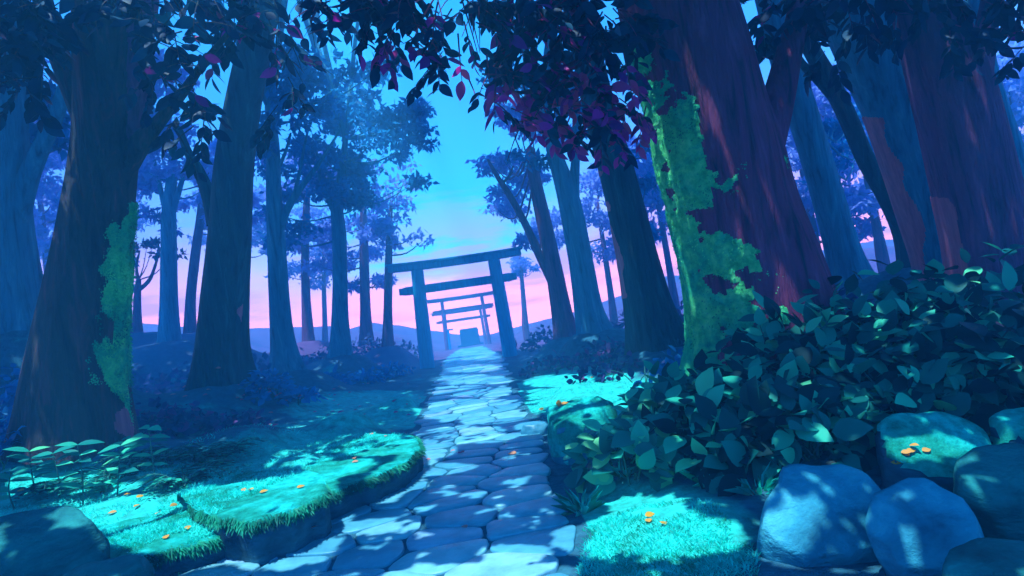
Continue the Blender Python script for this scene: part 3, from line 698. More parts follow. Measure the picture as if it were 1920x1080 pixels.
tree('R8', 'leaning_tree', 'pale blue tree slanting out past the right picture edge', 'mid-distance trees', 'bark_blue',
     [(1985, 560, 96), (1945, 450, 66), (1908, 350, 58), (1878, 250, 50), (1852, 160, 44), (1836, 60, 36), (1825, -40, 30)], [], 0.3, 0.03, 24, 2)

def moss_L1(px, py, p):
    if py < 380 or py > 800: return -1
    a = np.interp(py, [380, 440, 560, 700, 800], [240, 230, 204, 190, 212]); 
    return (px-a)/16 + hmask(p*np.array([1, 1, .45]), 3.0, 3)*2.6 + hmask(p*np.array([1, 1, .5]), 9, 1)*1.6 - max(0, (py-715)/25) - max(0, (460-py)/50)*0.6 + (0.5 if p[1] < 9 else -3)
patch('L1', 'moss', 'moss', moss_L1, 0.03)
patch('L1', 'wood_pinklight', 'heartwood_pinklight', lambda px, py, p: ((px-210)/25+hmask(p, 3, 9)*1.2 - abs(py-775)/28) if py > 700 and p[1] < 9 else -1, 0.012)
patch('L2', 'wood_pinklight', 'heartwood_pinklight', lambda px, py, p: ((px-np.interp(py, [540, 640, 740], [446, 452, 470]))/9+hmask(p, 2.5, 2)*1.5-max(0, (580-py)/30)-0.3) if py > 520 and py < 760 and p[1] < 14.2 else -1, 0.012)
patch('L1', 'violet_light', 'bark_violet', lambda px, py, p: ((px-np.interp(py, [-50, 150, 290], [215, 232, 250]))/14+hmask(p, 1.6, 4)*1.6-max(0, (py-250)/30)) if py < 300 and p[1] < 9 else -1, 0.01)  # violet cover paints the light on the trunk's upper right side
def moss_R1(px, py, p):
    if py < 60 or py > 760: return -1
    a = np.interp(py, [60, 150, 250, 350, 450, 550, 650, 740], [1205, 1240, 1300, 1335, 1380, 1400, 1400, 1420])
    side = (a-px)/30
    hole = hmask(p, 2.0, 5)*3.6+hmask(p, 5, 7)*2.2+hmask(p, 14, 2)*1.2
    up = -2.0 if py < 70 else (-1.0 if 120 < py < 150 else 0)
    return side*.7+hole+up-0.1
patch('R1', 'moss', 'moss', moss_R1, 0.03)
patch('R6c', 'wood_pinklight', 'heartwood_pinklight', lambda px, py, p: ((np.interp(py, [250, 400, 560], [1660, 1722, 1760])-px)/12+hmask(p, 2, 2)*1.2) if 220 < py < 600 and p[1] < 12 else -1, 0.01)
patch('R7', 'wood_pinklight', 'heartwood_pinklight', lambda px, py, p: ((np.interp(py, [380, 450, 560], [1782, 1806, 1842])-px)/12+hmask(p, 2.6, 2)*1.5) if 370 < py < 640 and p[1] < 9.2 else -1, 0.01)
patch('R2', 'wood_pinklight', 'heartwood_pinklight', lambda px, py, p: ((np.interp(py, [330, 450, 560], [1122, 1152, 1176])-px)/9+hmask(p, 2.6, 2)*1.5) if 320 < py < 560 and p[1] < 13.5 else -1, 0.01)  # strip paints the pink light along this trunk's left edge

# ------------------------------------------------------------------ crowns
def puff(c, rx, ry, rz, n_, size, tint=(0, .7), up=0.3):
    """flattened cloud of leaves, denser towards its shell"""
    d = rdir(n_); rr = rng.uniform(0.35, 1.0, n_)**0.5
    lump = 1+0.22*np.sin(5*np.arctan2(d[:, 1], d[:, 0])+rng.uniform(0, 6))+0.15*np.sin(9*d[:, 2]+rng.uniform(0, 6))
    pos = c+d*(rr*lump)[:, None]*np.array([rx, ry, rz])
    nn = rdir(n_, 1.2); dr = rdir(n_, -up)
    return [pos, dr, nn, size*rng.uniform(.7, 1.3, n_), rng.uniform(tint[0], tint[1], n_)]
def crown(key, mat, blobs, size, dens=1.0, part='crown'):
    o = OWN[key]; sets = []; tw = MB()
    for b in blobs:
        cx, cy, wx, wy = b[:4]; d = b[4] if len(b) > 4 else o['d']
        k = max(3, int(wx*wy/800))
        for i in range(k):
            a = rng.uniform(0, 6.28); r = math.sqrt(rng.uniform(0, 1))
            dd_ = d+rng.uniform(-1, 1)*wx*d/F*.7
            c = P(cx+math.cos(a)*r*wx, cy+math.sin(a)*r*wy, dd_)
            s = rng.uniform(.25, .48)*min(wx, 80)*d/F
            n_ = int(dens*60*(s/size)**2*.8)+16
            sets.append(puff(c, s*1.35, s*1.2, s*.55, n_, size, (0, 1)))
            if i % 2 == 0:
                j = min(range(len(o['c'])), key=lambda t: np.linalg.norm(o['c'][t]-c)+0.7*max(0, o['c'][t][2]-c[2]+.3)*2)
                q = o['c'][j]; mid = (q+c)/2+np.array([0, 0, -.12*np.linalg.norm(q-c)])
                v, f, _, _ = tube([q, mid, c], [0.05*s+.02, .035*s+.014, .01], 5, 3, 0)
                tw.add(v, f)
    for s_ in sets:
        k_ = ~(blocks(s_[0], s_[1], s_[3]) & (rng.uniform(0, 1, len(s_[0])) < .75))
        for i in range(5): s_[i] = s_[i][k_]
    leaf_obj(part, sets, mat, o['root'], tw=tw, twmat=o['bark'])
crown('L6', 'leaf_blue', [(620, 230, 110, 75), (600, 330, 90, 70), (700, 255, 90, 60), (785, 262, 50, 26), (740, 220, 60, 30), (680, 340, 80, 50), (640, 160, 90, 40), (735, 330, 55, 40), (560, 420, 60, 40)], 0.30)
crown('L3', 'leaf_blue', [(540, 190, 70, 60), (480, 250, 50, 40), (580, 120, 80, 40), (690, 130, 60, 18, 20), (600, 170, 60, 40)], 0.26)
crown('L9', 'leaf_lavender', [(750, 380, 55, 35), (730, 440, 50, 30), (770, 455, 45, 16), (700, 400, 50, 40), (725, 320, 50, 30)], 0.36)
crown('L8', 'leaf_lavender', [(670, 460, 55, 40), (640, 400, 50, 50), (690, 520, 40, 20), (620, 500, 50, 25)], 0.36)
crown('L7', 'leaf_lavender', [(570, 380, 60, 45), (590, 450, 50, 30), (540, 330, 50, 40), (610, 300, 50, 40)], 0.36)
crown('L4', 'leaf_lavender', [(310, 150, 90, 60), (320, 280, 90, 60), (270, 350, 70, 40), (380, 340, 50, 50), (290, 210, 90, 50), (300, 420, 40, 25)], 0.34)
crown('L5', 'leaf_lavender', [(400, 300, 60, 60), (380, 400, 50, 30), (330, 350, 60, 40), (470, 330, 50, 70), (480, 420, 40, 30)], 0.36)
crown('L10', 'leaf_violet', [(225, 480, 28, 18), (300, 470, 30, 16), (262, 460, 28, 16)], 0.26)
crown('L0', 'leaf_blue', [(100, 250, 50, 40, 13), (60, 200, 60, 50, 13), (140, 160, 50, 50, 13)], 0.24)
crown('R4', 'leaf_lavender', [(950, 220, 70, 30, 30), (930, 300, 70, 28, 30), (960, 390, 60, 24, 32), (1000, 250, 60, 40, 30), (985, 340, 60, 30, 30), (1010, 440, 40, 26, 30)], 0.32)
crown('R3', 'leaf_blue', [(1030, 200, 60, 60), (1000, 160, 70, 30), (1075, 230, 50, 40), (980, 300, 50, 20)], 0.26)
crown('R2', 'leaf_blue', [(1215, 340, 45, 26, 22), (1190, 280, 40, 24, 22), (1230, 430, 36, 20, 22)], 0.24, part='outer_crown')
crown('R6', 'leaf_blue', [(1560, 240, 60, 22, 22), (1600, 300, 60, 30, 22), (1540, 330, 40, 20, 22), (1620, 220, 50, 26, 22)], 0.26)
crown('R8', 'leaf_lavender', [(1890, 180, 50, 22, 24), (1910, 250, 40, 18, 24), (1560, 160, 60, 26, 24)], 0.26)

# extra background trees: hazy rows further back
bgl = [('B1', 100, 600, 34, 70, 330, 'hazy lavender tree between the two leftmost trunks'),
       ('B2', 200, 625, 44, 180, 400, 'faint lavender tree showing right behind the thick left trunk'),
       ('B3', 440, 640, 46, 450, 380, 'faint lavender tree right behind the second thick trunk'),
       ('B4', 610, 640, 50, 605, 440, 'faintest tree left of the fork-left blue trunk'),
       ('B5', 1150, 585, 40, 1120, 380, 'faint lavender tree between the two leaning trunks right of the gate'),
       ('B6', 1265, 560, 36, 1225, 330, 'lavender tree seen at the left edge of the giant mossy trunk'),
       ('B7', 1655, 480, 28, 1610, 250, 'hazy tree between the two slanting blue trunks at right'),
       ('B8', 1540, 510, 30, 1500, 300, 'hazy tree right behind the giant mossy trunk'),
       ('B9', 1935, 470, 24, 1900, 230, 'hazy tree at the right picture edge'),
       ('B10', 985, 605, 48, 975, 480, 'small faint tree beside the right post of the big gate'),
       ('B11', 20, 600, 30, 0, 260, 'hazy tree beyond the leftmost forked trunk')]
for key, bx, by, d, tx, ty, lab in bgl:
    TB[key] = (bx, by, d)
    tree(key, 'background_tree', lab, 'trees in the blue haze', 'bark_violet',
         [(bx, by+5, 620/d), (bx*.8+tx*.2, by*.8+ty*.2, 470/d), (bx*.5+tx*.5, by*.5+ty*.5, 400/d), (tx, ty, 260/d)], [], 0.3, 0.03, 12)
    k = 34/d
    bl = [(tx-50*k, ty+20*k, 75*k, 42*k), (tx+55*k, ty+40*k, 75*k, 42*k), (tx, ty-50*k, 90*k, 50*k), (tx+30*k, ty+110*k, 70*k, 34*k), (tx-60*k, ty+95*k, 65*k, 30*k)]
    if key == 'B10': bl = [(tx+5, ty+6, 34, 10), (tx+18, ty+26, 26, 8)]
    if key in ('B1', 'B2', 'B11'): bl += [(tx-20, ty+130, 60, 30), (tx+40, ty+160, 40, 26), (tx, ty-120, 70, 40)]
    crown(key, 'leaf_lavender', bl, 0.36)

# near canopy: large hanging leaves
def near_leaves(key, blobs, size=0.2):
    o = OWN[key]; sets = []; tw = MB()
    for (cx, cy, wx, wy, d, n_, red) in blobs:
        # sprays: a twig with leaves along it
        k = max(2, n_//11)
        for i in range(k):
            a = rng.uniform(0, 6.28); r = math.sqrt(rng.uniform(0, 1))
            dd_ = d+rng.uniform(-.5, .5)
            s0 = P(cx+math.cos(a)*r*wx*.85, cy+math.sin(a)*r*wy*.85-15, dd_)
            dr = rdir(1, -0.6)[0]; dr[2] = -abs(dr[2])*.8; L = rng.uniform(.25, .5)
            m = 11; t = np.linspace(0.1, 1, m)
            pos = s0+t[:, None]*dr*L+np.array([0, 0, -1])*(t**2)[:, None]*0.1
            sd = np.cross(dr, [0, 0, 1.0]); sd /= np.linalg.norm(sd)+1e-6
            sg = np.where(np.arange(m) % 2 == 0, 1, -1)[:, None]
            ld = dr*0.6+sd*sg*.8+np.array([0, 0, -.45])+rng.normal(size=(m, 3))*.22
            nn = rdir(m, 1.0)
            tt = rng.uniform(0, .7, m); rd = rng.uniform(0, 1, m) < red*(1.6 if rng.uniform() < .5 else .3); tt[rd] = rng.uniform(.76, 1, rd.sum())
            sets.append([pos, ld, nn, size*rng.uniform(.65, 1.25, m), tt])
            v, f, _, _ = tube([s0-dr*.1+np.array([0, 0, .05]), s0+dr*L*.5, pos[-1]], [.009, .006, .003], 4, 3, 0); tw.add(v, f)
    for s_ in sets:
        k_ = ~(blocks(s_[0], s_[1], s_[3]) & (rng.uniform(0, 1, len(s_[0])) < (.95 if key == 'R1' else .7)))
        for i in range(5): s_[i] = s_[i][k_]
    leaf_obj('foliage', sets, 'leaf_canopy', o['root'], T_NEAR, F_NEAR, tw=tw, twmat=o['bark'])
near_leaves('L1', [(60, 30, 120, 50, 7.3, 260, 0), (50, 110, 90, 60, 7.3, 120, 0), (30, 165, 50, 36, 7.3, 50, 0), (200, -10, 120, 50, 7, 160, 0), (330, 30, 100, 60, 7.2, 240, 0.02), (320, 120, 80, 60, 7.4, 130, .04), (370, 190, 50, 40, 7.6, 60, .08), (360, 250, 46, 44, 7.8, 80, 0), (290, 170, 30, 30, 7.6, 30, 0)], 0.22)
near_leaves('L2', [(440, 20, 90, 50, 8.6, 220, .04), (500, 60, 90, 40, 8.6, 110, .15), (555, 120, 50, 34, 8.8, 60, .8), (510, 110, 50, 26, 8.8, 50, .2), (560, 175, 22, 16, 9, 14, .5), (500, 240, 26, 26, 9, 26, 0), (400, 90, 60, 40, 8.6, 70, .05), (590, 30, 60, 40, 8.4, 80, .04)], 0.22)
near_leaves('R1', [(680, 10, 120, 36, 6.2, 240, .06), (830, 20, 120, 44, 6.2, 280, .10), (980, 25, 130, 52, 6.3, 280, .12), (1110, 60, 90, 80, 6.4, 330, .06), (720, 70, 50, 34, 6.2, 44, .35), (800, 90, 46, 30, 6.2, 44, .25), (830, 120, 26, 40, 6.2, 20, .0), (890, 90, 40, 34, 6.2, 40, .4), (960, 120, 70, 50, 6.3, 120, .15), (900, 170, 34, 24, 6.2, 26, .3), (960, 190, 60, 44, 6.3, 80, .6), (1060, 170, 80, 64, 6.5, 140, .4), (1150, 170, 60, 60, 6.6, 110, .4), (1000, 250, 36, 40, 6.4, 50, .6), (1090, 240, 70, 34, 6.6, 90, .75), (1180, 230, 36, 34, 6.8, 56, .9)], 0.18)
near_leaves('R7', [(1840, 0, 120, 44, 7.5, 150, 0), (1690, -5, 110, 40, 7.5, 110, 0), (1790, 70, 50, 30, 7.6, 44, 0), (1890, 90, 46, 50, 7.5, 60, .06), (1560, 10, 90, 36, 7.3, 100, 0)], 0.22)
near_leaves('R6', [(1420, 10, 60, 50, 9, 80, .1), (1430, 90, 40, 50, 9, 60, .08), (1530, 50, 60, 34, 9, 50, 0), (1545, 120, 30, 26, 9, 26, 0), (1640, 60, 60, 30, 9, 60, 0)], 0.26)
# bough carrying the leaves over the path
def bough(key, pts):
    o = OWN[key]; bp = [P(a, b, d) for a, b, w_, d in pts]; br = [w_*d/F/2 for a, b, w_, d in pts]
    v, f, _, _ = tube(bp, br, 12, 6, .03); mesh_obj('branch', v, f, o['bark'], o['root'])
bough('R1', [(1270, -60, 60, 7.4), (1150, -60, 44, 6.8), (1000, -30, 34, 6.4), (850, -30, 24, 6.2), (700, -25, 14, 6.1), (590, -20, 6, 6.1)])
bough('R1', [(1240, 60, 34, 7.2), (1160, 80, 24, 6.8), (1080, 120, 16, 6.5), (1000, 170, 9, 6.4), (930, 170, 4, 6.3)])
bough('R7', [(1740, -20, 46, 9), (1680, -40, 30, 8), (1600, -30, 20, 7.4), (1500, -10, 8, 7.2)])

# leaf canopy added out of view above to shade the ground, gaps cut for light
def shade_canopy():
    N = 52000
    gx_ = rng.uniform(-17, 15, N); gy_ = rng.uniform(0, 36, N)
    gz_ = H(gx_, gy_); g = np.column_stack([gx_, gy_, gz_])
    ratio = np.where(gx_ < 0, .72, .60)
    t = (1.9+ratio*np.maximum(gy_, 3.5))/(S[2]-ratio*S[1]) + rng.uniform(0, 2.5, N) - gz_
    # candidate leaves are wider than a point: test the centre and four neighbours
    far = gy_ > 9
    pos = g+S*t[:, None]
    sz = np.where(far, .50, .38)*rng.uniform(.7, 1.25, N)
    a = rng.normal(size=(len(pos), 3)); dr = a-S*(a@S)[:, None]; dr /= np.linalg.norm(dr, axis=1)[:, None]
    nn = S+rng.normal(size=(len(pos), 3))*.3
    pos = pos-dr*sz[:, None]*.5
    keep = ~blocks(pos, dr, sz)
    # small leaves fill in round the gaps
    mid = pos[~keep]+dr[~keep]*sz[~keep, None]*.5; K = 20
    p2 = np.repeat(mid, K, 0); n2 = len(p2); s2 = rng.uniform(.10, .19, n2); spread = np.repeat(sz[~keep], K)*.55
    a = rng.normal(size=(n2, 3)); a -= S*(a@S)[:, None]; p2 = p2+a*spread[:, None]*.6
    b_ = rng.normal(size=(n2, 3)); b_ -= S*(b_@S)[:, None]; b_ /= np.linalg.norm(b_, axis=1)[:, None]
    k2 = ~blocks(p2, b_, s2)
    # and smaller ones still over the near ground
    pb = p2[~k2]+b_[~k2]*s2[~k2, None]*.5; pb = pb[pb[:, 1] < 8.5]; pb = np.repeat(pb, 2, 0); n3 = len(pb)
    a3 = rng.normal(size=(n3, 3)); a3 -= S*(a3@S)[:, None]; pb = pb+a3*.06
    b3 = rng.normal(size=(n3, 3)); b3 -= S*(b3@S)[:, None]; b3 /= np.linalg.norm(b3, axis=1)[:, None]
    s3 = rng.uniform(.05, .09, n3); k3 = ~blocks(pb, b3, s3)
    p2 = np.vstack([p2, pb]); s2 = np.concatenate([s2, s3]); b_ = np.vstack([b_, b3]); k2 = np.concatenate([k2, k3]); n2 = len(p2)
    pos = np.vstack([pos[keep], p2[k2]]); sz = np.concatenate([sz[keep], s2[k2]]); dr = np.vstack([dr[keep], b_[k2]])
    nn = np.vstack([nn[keep], (S+rng.normal(size=(n2, 3))*.25)[k2]])
    keys = ['L1', 'L0', 'L2', 'L3', 'L6', 'R1', 'R2', 'R3', 'R6', 'R6c', 'R7', 'L4']
    xy = np.array([OWN[k]['xy'] for k in keys])
    own = ((pos[:, None, :2]-xy[None])**2).sum(2).argmin(1)
    for i, k in enumerate(keys):
        m = own == i
        if m.sum() == 0: continue
        cnt = m.sum()
        leaf_obj('added_shade_leaves', [[pos[m], dr[m], nn[m], sz[m], rng.uniform(0, .7, cnt)]], 'leaf_canopy', OWN[k]['root'], T_MID, F_MID, 1.3)
        # limbs rising from the trunk into the added shade leaves
        mb = MB(); top = OWN[k]['top']
        for q in pos[m][rng.choice(cnt, min(5, cnt), replace=False)]:
            v, f, _, _ = tube([top, (top+q)/2+np.array([0, 0, .5]), q], [.12, .08, .02], 8, 4, .03)
            mesh_obj('branch', v, f, OWN[k]['bark'], OWN[k]['root'])
shade_canopy()

# ------------------------------------------------------------------ gates (torii)
def box_v(c, ex, ey, ez, hx, hy, hz):
    v = [c+ex*hx*a+ey*hy*b+ez*hz*d for a in (-1, 1) for b in (-1, 1) for d in (-1, 1)]
    return v, [[0, 1, 3, 2], [4, 6, 7, 5], [0, 4, 5, 1], [2, 3, 7, 6], [0, 2, 6, 4], [1, 5, 7, 3]]
def beam(root, part, c, half, hh, hd, mat, curve=0.0, round_=False):
    """horizontal beam along x, bevelled, with optional upward sweep at the ends"""
    n_ = 17; mb = MB(); rows = []
    for i in range(n_):
        u = -1+2*i/(n_-1)
        e = 1-0.25*max(0, abs(u)-.94)/.06 if round_ else 1
        z = c[2]+curve*abs(u)**2.5
        b = .2*hh
        prof = [(-hd, -hh+b), (-hd+b, -hh), (hd-b, -hh), (hd, -hh+b), (hd, hh-b), (hd-b, hh), (-hd+b, hh), (-hd, hh-b)]
        rows.append([(c[0]+u*half, c[1]+y*e, z+zz_*e) for y, zz_ in prof])
    v = np.array(rows).reshape(-1, 3); f = []
    for i in range(n_-1):
        for j in range(8): f.append([i*8+j, i*8+(j+1) % 8, (i+1)*8+(j+1) % 8, (i+1)*8+j])
    f.append(list(range(8))[::-1]); f.append([(n_-1)*8+j for j in range(8)])
    return mesh_obj(part, v, f, mat, root, False)
def torii(name, label, pL, pR, d, zt_px, mat, hs=1.0, nuki=True, post_w=0.30, group='torii gates along the path', lean=0.03):
    a = P(pL[0], pL[1], d); b = P(pR[0], pR[1], d)
    y0 = (a[1]+b[1])/2; cx = (a[0]+b[0])/2; z0 = H1(cx, y0); sp_ = abs(b[0]-a[0])/2
    top = P(*zt_px, d)[2]; hgt = top-z0
    root = thing(name, (cx, y0, z0), label, 'gate', group)
    for s in (-1, 1):
        zb = min(z0, H1(cx+s*sp_, y0))-.3
        v, f, _, _ = tube([np.array([cx+s*sp_, y0, zb]), np.array([cx+s*(sp_-lean*hgt*.5), y0, z0+hgt*.5]), np.array([cx+s*(sp_-lean*hgt), y0, z0+hgt-.1*hs])], [post_w*.56, post_w*.5, post_w*.45], 24, 6, 0)
        mesh_obj('post', v, f, mat, root)
    tb = beam(root, 'top_beam', (cx, y0, z0+hgt+.07*hs), sp_*1.60, .14*hs, .22*hs, mat, .06*hs); tb['_o'] = root['_o']
    beam(tb, 'cap', (cx, y0, z0+hgt+.26*hs), sp_*1.66, .05*hs, .28*hs, mat, .06*hs)
    beam(root, 'tie_beam', (cx, y0, z0+hgt*.79), sp_*1.42, .19*hs, .10*hs, mat, 0, True)
    for s in (-1, 1):
        for t in (-.13, .13):
            v, f = box_v(np.array([cx+s*(sp_-lean*hgt*.79)+t*hs*1.6, y0, z0+hgt*.79+.15*hs]), np.array([1, 0, 0]), np.array([0, 1, 0]), np.array([0, 0, 1]), .09*hs, .13*hs, .03*hs)
            mesh_obj('wedge', v, f, mat, root, False)
    return root
torii('torii_gate', 'large blue wooden torii gate standing across the stone path', (801, 684), (957, 664), 28.5, (850, 494), 'wood_blue', 1.0, True, .62)
torii('torii_gate', 'middle violet torii gate seen through the large blue gate', (838, 654), (918, 642), 52, (865, 560), 'wood_violet', .8, True, .30)
torii('torii_gate', 'farthest and smallest violet torii gate just before the slab', (840, 650), (911, 640), 58, (865, 585), 'wood_violet', .65, True, .26)
# stone slab (monument) closing the path
def slab():
    c = P(883, 648, 61); z0 = H1(c[0], c[1])
    t = thing('stone_monument', (c[0], c[1], z0), 'square dark stone slab at the end of the path behind the gates', 'monument')
    wx, hz = .92, P(883, 613, 61)[2]-z0
    mb = MB()
    pr = [(-wx, 0), (wx, 0), (wx*.98, hz*.9), (wx*.86, hz), (-wx*.86, hz), (-wx*.98, hz*.9)]
    v = [(c[0]+a, c[1]-.3, z0+b-.1) for a, b in pr]+[(c[0]+a, c[1]+.3, z0+b-.1) for a, b in pr]
    f = [[0, 1, 2, 3, 4, 5], [11, 10, 9, 8, 7, 6]]+[[i, i+6, (i+1) % 6+6, (i+1) % 6] for i in range(6)]
    mesh_obj('slab', v, f, 'slate', t, False)
    v, f = box_v(np.array([c[0], c[1], z0+.06]), np.array([1., 0, 0]), np.array([0, 1., 0]), np.array([0, 0, 1.]), 1.25, .6, .12)
    mesh_obj('plinth', v, f, 'slate', t, False)
    c = P(844, 652, 56); z0 = H1(c[0], c[1])
    t = thing('stone_post', (c[0], c[1], z0), 'short dark post with a bent head left of the far slab', 'post')
    v, f, _, _ = tube([c+np.array([0, 0, z0-c[2]-.2]), c+np.array([0, 0, z0-c[2]+1.7])], [.12, .11], 10, 4, 0); mesh_obj('shaft', v, f, 'wood_blue', t)
    v, f = box_v(np.array([c[0]+.15, c[1], z0+1.75]), np.array([1., 0, 0]), np.array([0, 1., 0]), np.array([0, 0, 1.]), .32, .13, .07)
    mesh_obj('head', v, f, 'wood_blue', t, False)
slab()

# ------------------------------------------------------------------ distant hills
def hill(lab, pxs, d, seed, mat='hill'):
    n_ = len(pxs); xs = np.linspace(pxs[0][0], pxs[-1][0], 80)
    ys = np.interp(xs, [p[0] for p in pxs], [p[1] for p in pxs])
    rows = []
    for k, (f_, dd_) in enumerate([(0.0, -9), (.35, -6), (.75, -3), (1, 0), (.7, 3), (0, 7)]):
        row = []
        for x, y in zip(xs, ys):
            top = P(x, y, d); p = P(x, y, d+dd_); h = top[2]+.25*noise.noise(Vector((x*.03, seed, 0)))
            g_ = -1.0
            row.append((p[0], p[1], g_+(h-g_)*f_**.8+(.3*noise.noise(Vector((x*.05, k, seed))) if 0 < f_ < 1 else 0)))
        rows.append(row)
    v = np.array(rows).reshape(-1, 3); m = len(xs)
    f = [[a*m+b, a*m+b+1, (a+1)*m+b+1, (a+1)*m+b] for a in range(5) for b in range(m-1)]
    o = mesh_obj('hill', v, f, mat); o['kind'] = 'structure'
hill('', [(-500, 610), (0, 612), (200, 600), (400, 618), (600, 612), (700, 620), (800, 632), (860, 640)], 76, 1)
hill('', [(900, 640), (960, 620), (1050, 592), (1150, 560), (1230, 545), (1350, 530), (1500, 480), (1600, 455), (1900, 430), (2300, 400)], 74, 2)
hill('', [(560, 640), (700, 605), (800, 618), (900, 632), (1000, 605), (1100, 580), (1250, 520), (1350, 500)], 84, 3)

# ------------------------------------------------------------------ bushes
def stems_and_leaves(name, label, group, foot, rad, hgt, n_, size, mat, tints=(0, .8), tmpl=T_NEAR, faces=F_NEAR, width=1.25, stems=6, face_cam=.6, cat='bush'):
    x, y = foot[:2]; z0 = H1(x, y)
    root = thing(name, (x, y, z0), label, cat, group)
    r = rng
    d = rdir(n_, .25); d[:, 2] = np.abs(d[:, 2])
    rr = r.uniform(.35, 1, n_)**.45
    lump = 1+.18*np.sin(4*np.arctan2(d[:, 1], d[:, 0])+r.uniform(0, 6))
    pos = np.array([x, y, z0+.04])+d*(rr*lump)[:, None]*np.array([rad, rad, hgt])
    out = d.copy(); out[:, 2] *= .4
    ld = out*.8+rdir(n_)*.75+np.array([0, 0, -.15])
    nn = d*.7+np.array([0, -face_cam, .7])+rdir(n_)*.35
    sz_ = size*r.uniform(.6, 1.25, n_); k_ = ~blocks(pos, ld, sz_)
    leaf_obj('leaves', [[pos[k_], ld[k_], nn[k_], sz_[k_], r.uniform(*tints, n_)[k_]]], mat, root, tmpl, faces, width)
    mb = MB()
    for i in range(stems):
        t = pos[r.integers(n_)]*.9+np.array([x, y, z0])*.1; b = np.array([x+r.normal()*rad*.15, y+r.normal()*rad*.15, z0-.05])
        mid = (b+t)/2+np.array([0, 0, hgt*.18])
        v, f, _, _ = tube([b, mid, t], [.012, .009, .004], 5, 4, 0); mb.add(v, f)
    mb.build('stems', 'stem', root)
    return root
def at(px, py, d): return P(px, py, d)
FB = 'broad-leaved bushes on the right bank'
for (px_, py_, d, rad, hgt, n_, lab) in [
    (1185, 915, 5.3, .40, .40, 140, 'lowest broad-leaved bush reaching over the right edge of the path'),
    (1262, 845, 6.0, .46, .62, 190, 'bright green-leaved bush left of the giant tree foot'),
    (1330, 905, 5.3, .50, .55, 210, 'teal bush directly behind the front right moss patch'),
    (1320, 800, 6.5, .50, .62, 190, 'green bush hugging the left foot of the giant mossy tree'),
    (1450, 870, 5.5, .50, .72, 230, 'dark bush in front of the giant tree foot, above the light-patched boulder'),
    (1470, 770, 6.3, .55, 1.05, 240, 'tall bush climbing the middle of the giant tree foot'),
    (1590, 830, 5.7, .52, .85, 240, 'dark teal bush left of the moss-topped boulder'),
    (1610, 710, 6.6, .60, 1.15, 250, 'bush at the right root of the giant mossy tree'),
    (1720, 740, 6.2, .60, 1.15, 260, 'bush with long arching shoots behind the moss-topped boulder'),
    (1760, 620, 7.6, .65, 1.1, 240, 'bush below the wide blue trunk'),
    (1850, 740, 5.8, .55, 1.1, 250, 'bush at the right edge above the dark teal boulder'),
    (1890, 650, 6.6, .60, 1.2, 220, 'bush in front of the violet trunk at the right edge'),
    (1520, 860, 4.6, .42, .50, 170, 'low teal bush right behind the light-patched boulder'),
    (1660, 800, 4.8, .45, .62, 190, 'teal bush hanging over the moss-topped boulder from behind'),
    (1800, 760, 4.7, .45, .75, 200, 'teal bush between the moss-topped boulder and the right edge'),
    (1930, 740, 4.6, .45, .85, 200, 'bush leaving the picture at the right edge'),
    (1400, 930, 4.7, .32, .34, 110, 'small low bush between the right moss patch and the light-patched boulder')]:
    stems_and_leaves('broadleaf_bush', lab, FB, at(px_, py_, d), rad, hgt, int(n_*1.15), .225, 'leaf_bush', (.45, .96) if px_ < 1290 else (0, .92), stems=9)
# arching shoots
MB_ = []
for (x0, y0, x1, y1, d, lab) in [(1810, 740, 1705, 590, 5.6, 'long arching leafy shoot rising left across the right bushes'), (1590, 770, 1545, 650, 5.6, 'upright shoot with paired leaves before the giant tree root'), (1430, 700, 1425, 610, 6.2, 'shoot with a pale upright leaf against the giant trunk'), (1860, 760, 1850, 640, 5.4, 'short upright shoot among bushes near the right edge')]:
    a, b = P(x0, y0, d), P(x1, y1, d-.1)
    root = thing('leafy_shoot', (a[0], a[1], a[2]), lab, 'plant', 'leafy shoots')
    g0 = np.array([a[0]+.05, a[1]+.2, H1(a[0], a[1]+.2)-.02])
    v, f, _, c = tube([g0, a, (a+b)/2+np.array([.03, -.03, .05]), b], [.012, .010, .007, .004], 6, 6, 0)
    mesh_obj('stem', v, f, 'stem', root)
    c = c[8:]; t = np.linspace(0, len(c)-1, 9).astype(int); pos = c[t]
    ax = (b-a)/np.linalg.norm(b-a); sd = np.cross(ax, fw); sg = np.where(np.arange(9) % 2 == 0, 1, -1)[:, None]
    ld = ax*.6+sd*sg+rng.normal(size=(9, 3))*.15; ld[-1] = ax
    leaf_obj('leaves', [[pos, ld, np.tile([0, -.7, .7], (9, 1))+rng.normal(size=(9, 3))*.2, .19*rng.uniform(.8, 1.1, 9), rng.uniform(.55, .96, 9)]], 'leaf_bush', root, T_NEAR, F_NEAR, 1.2)
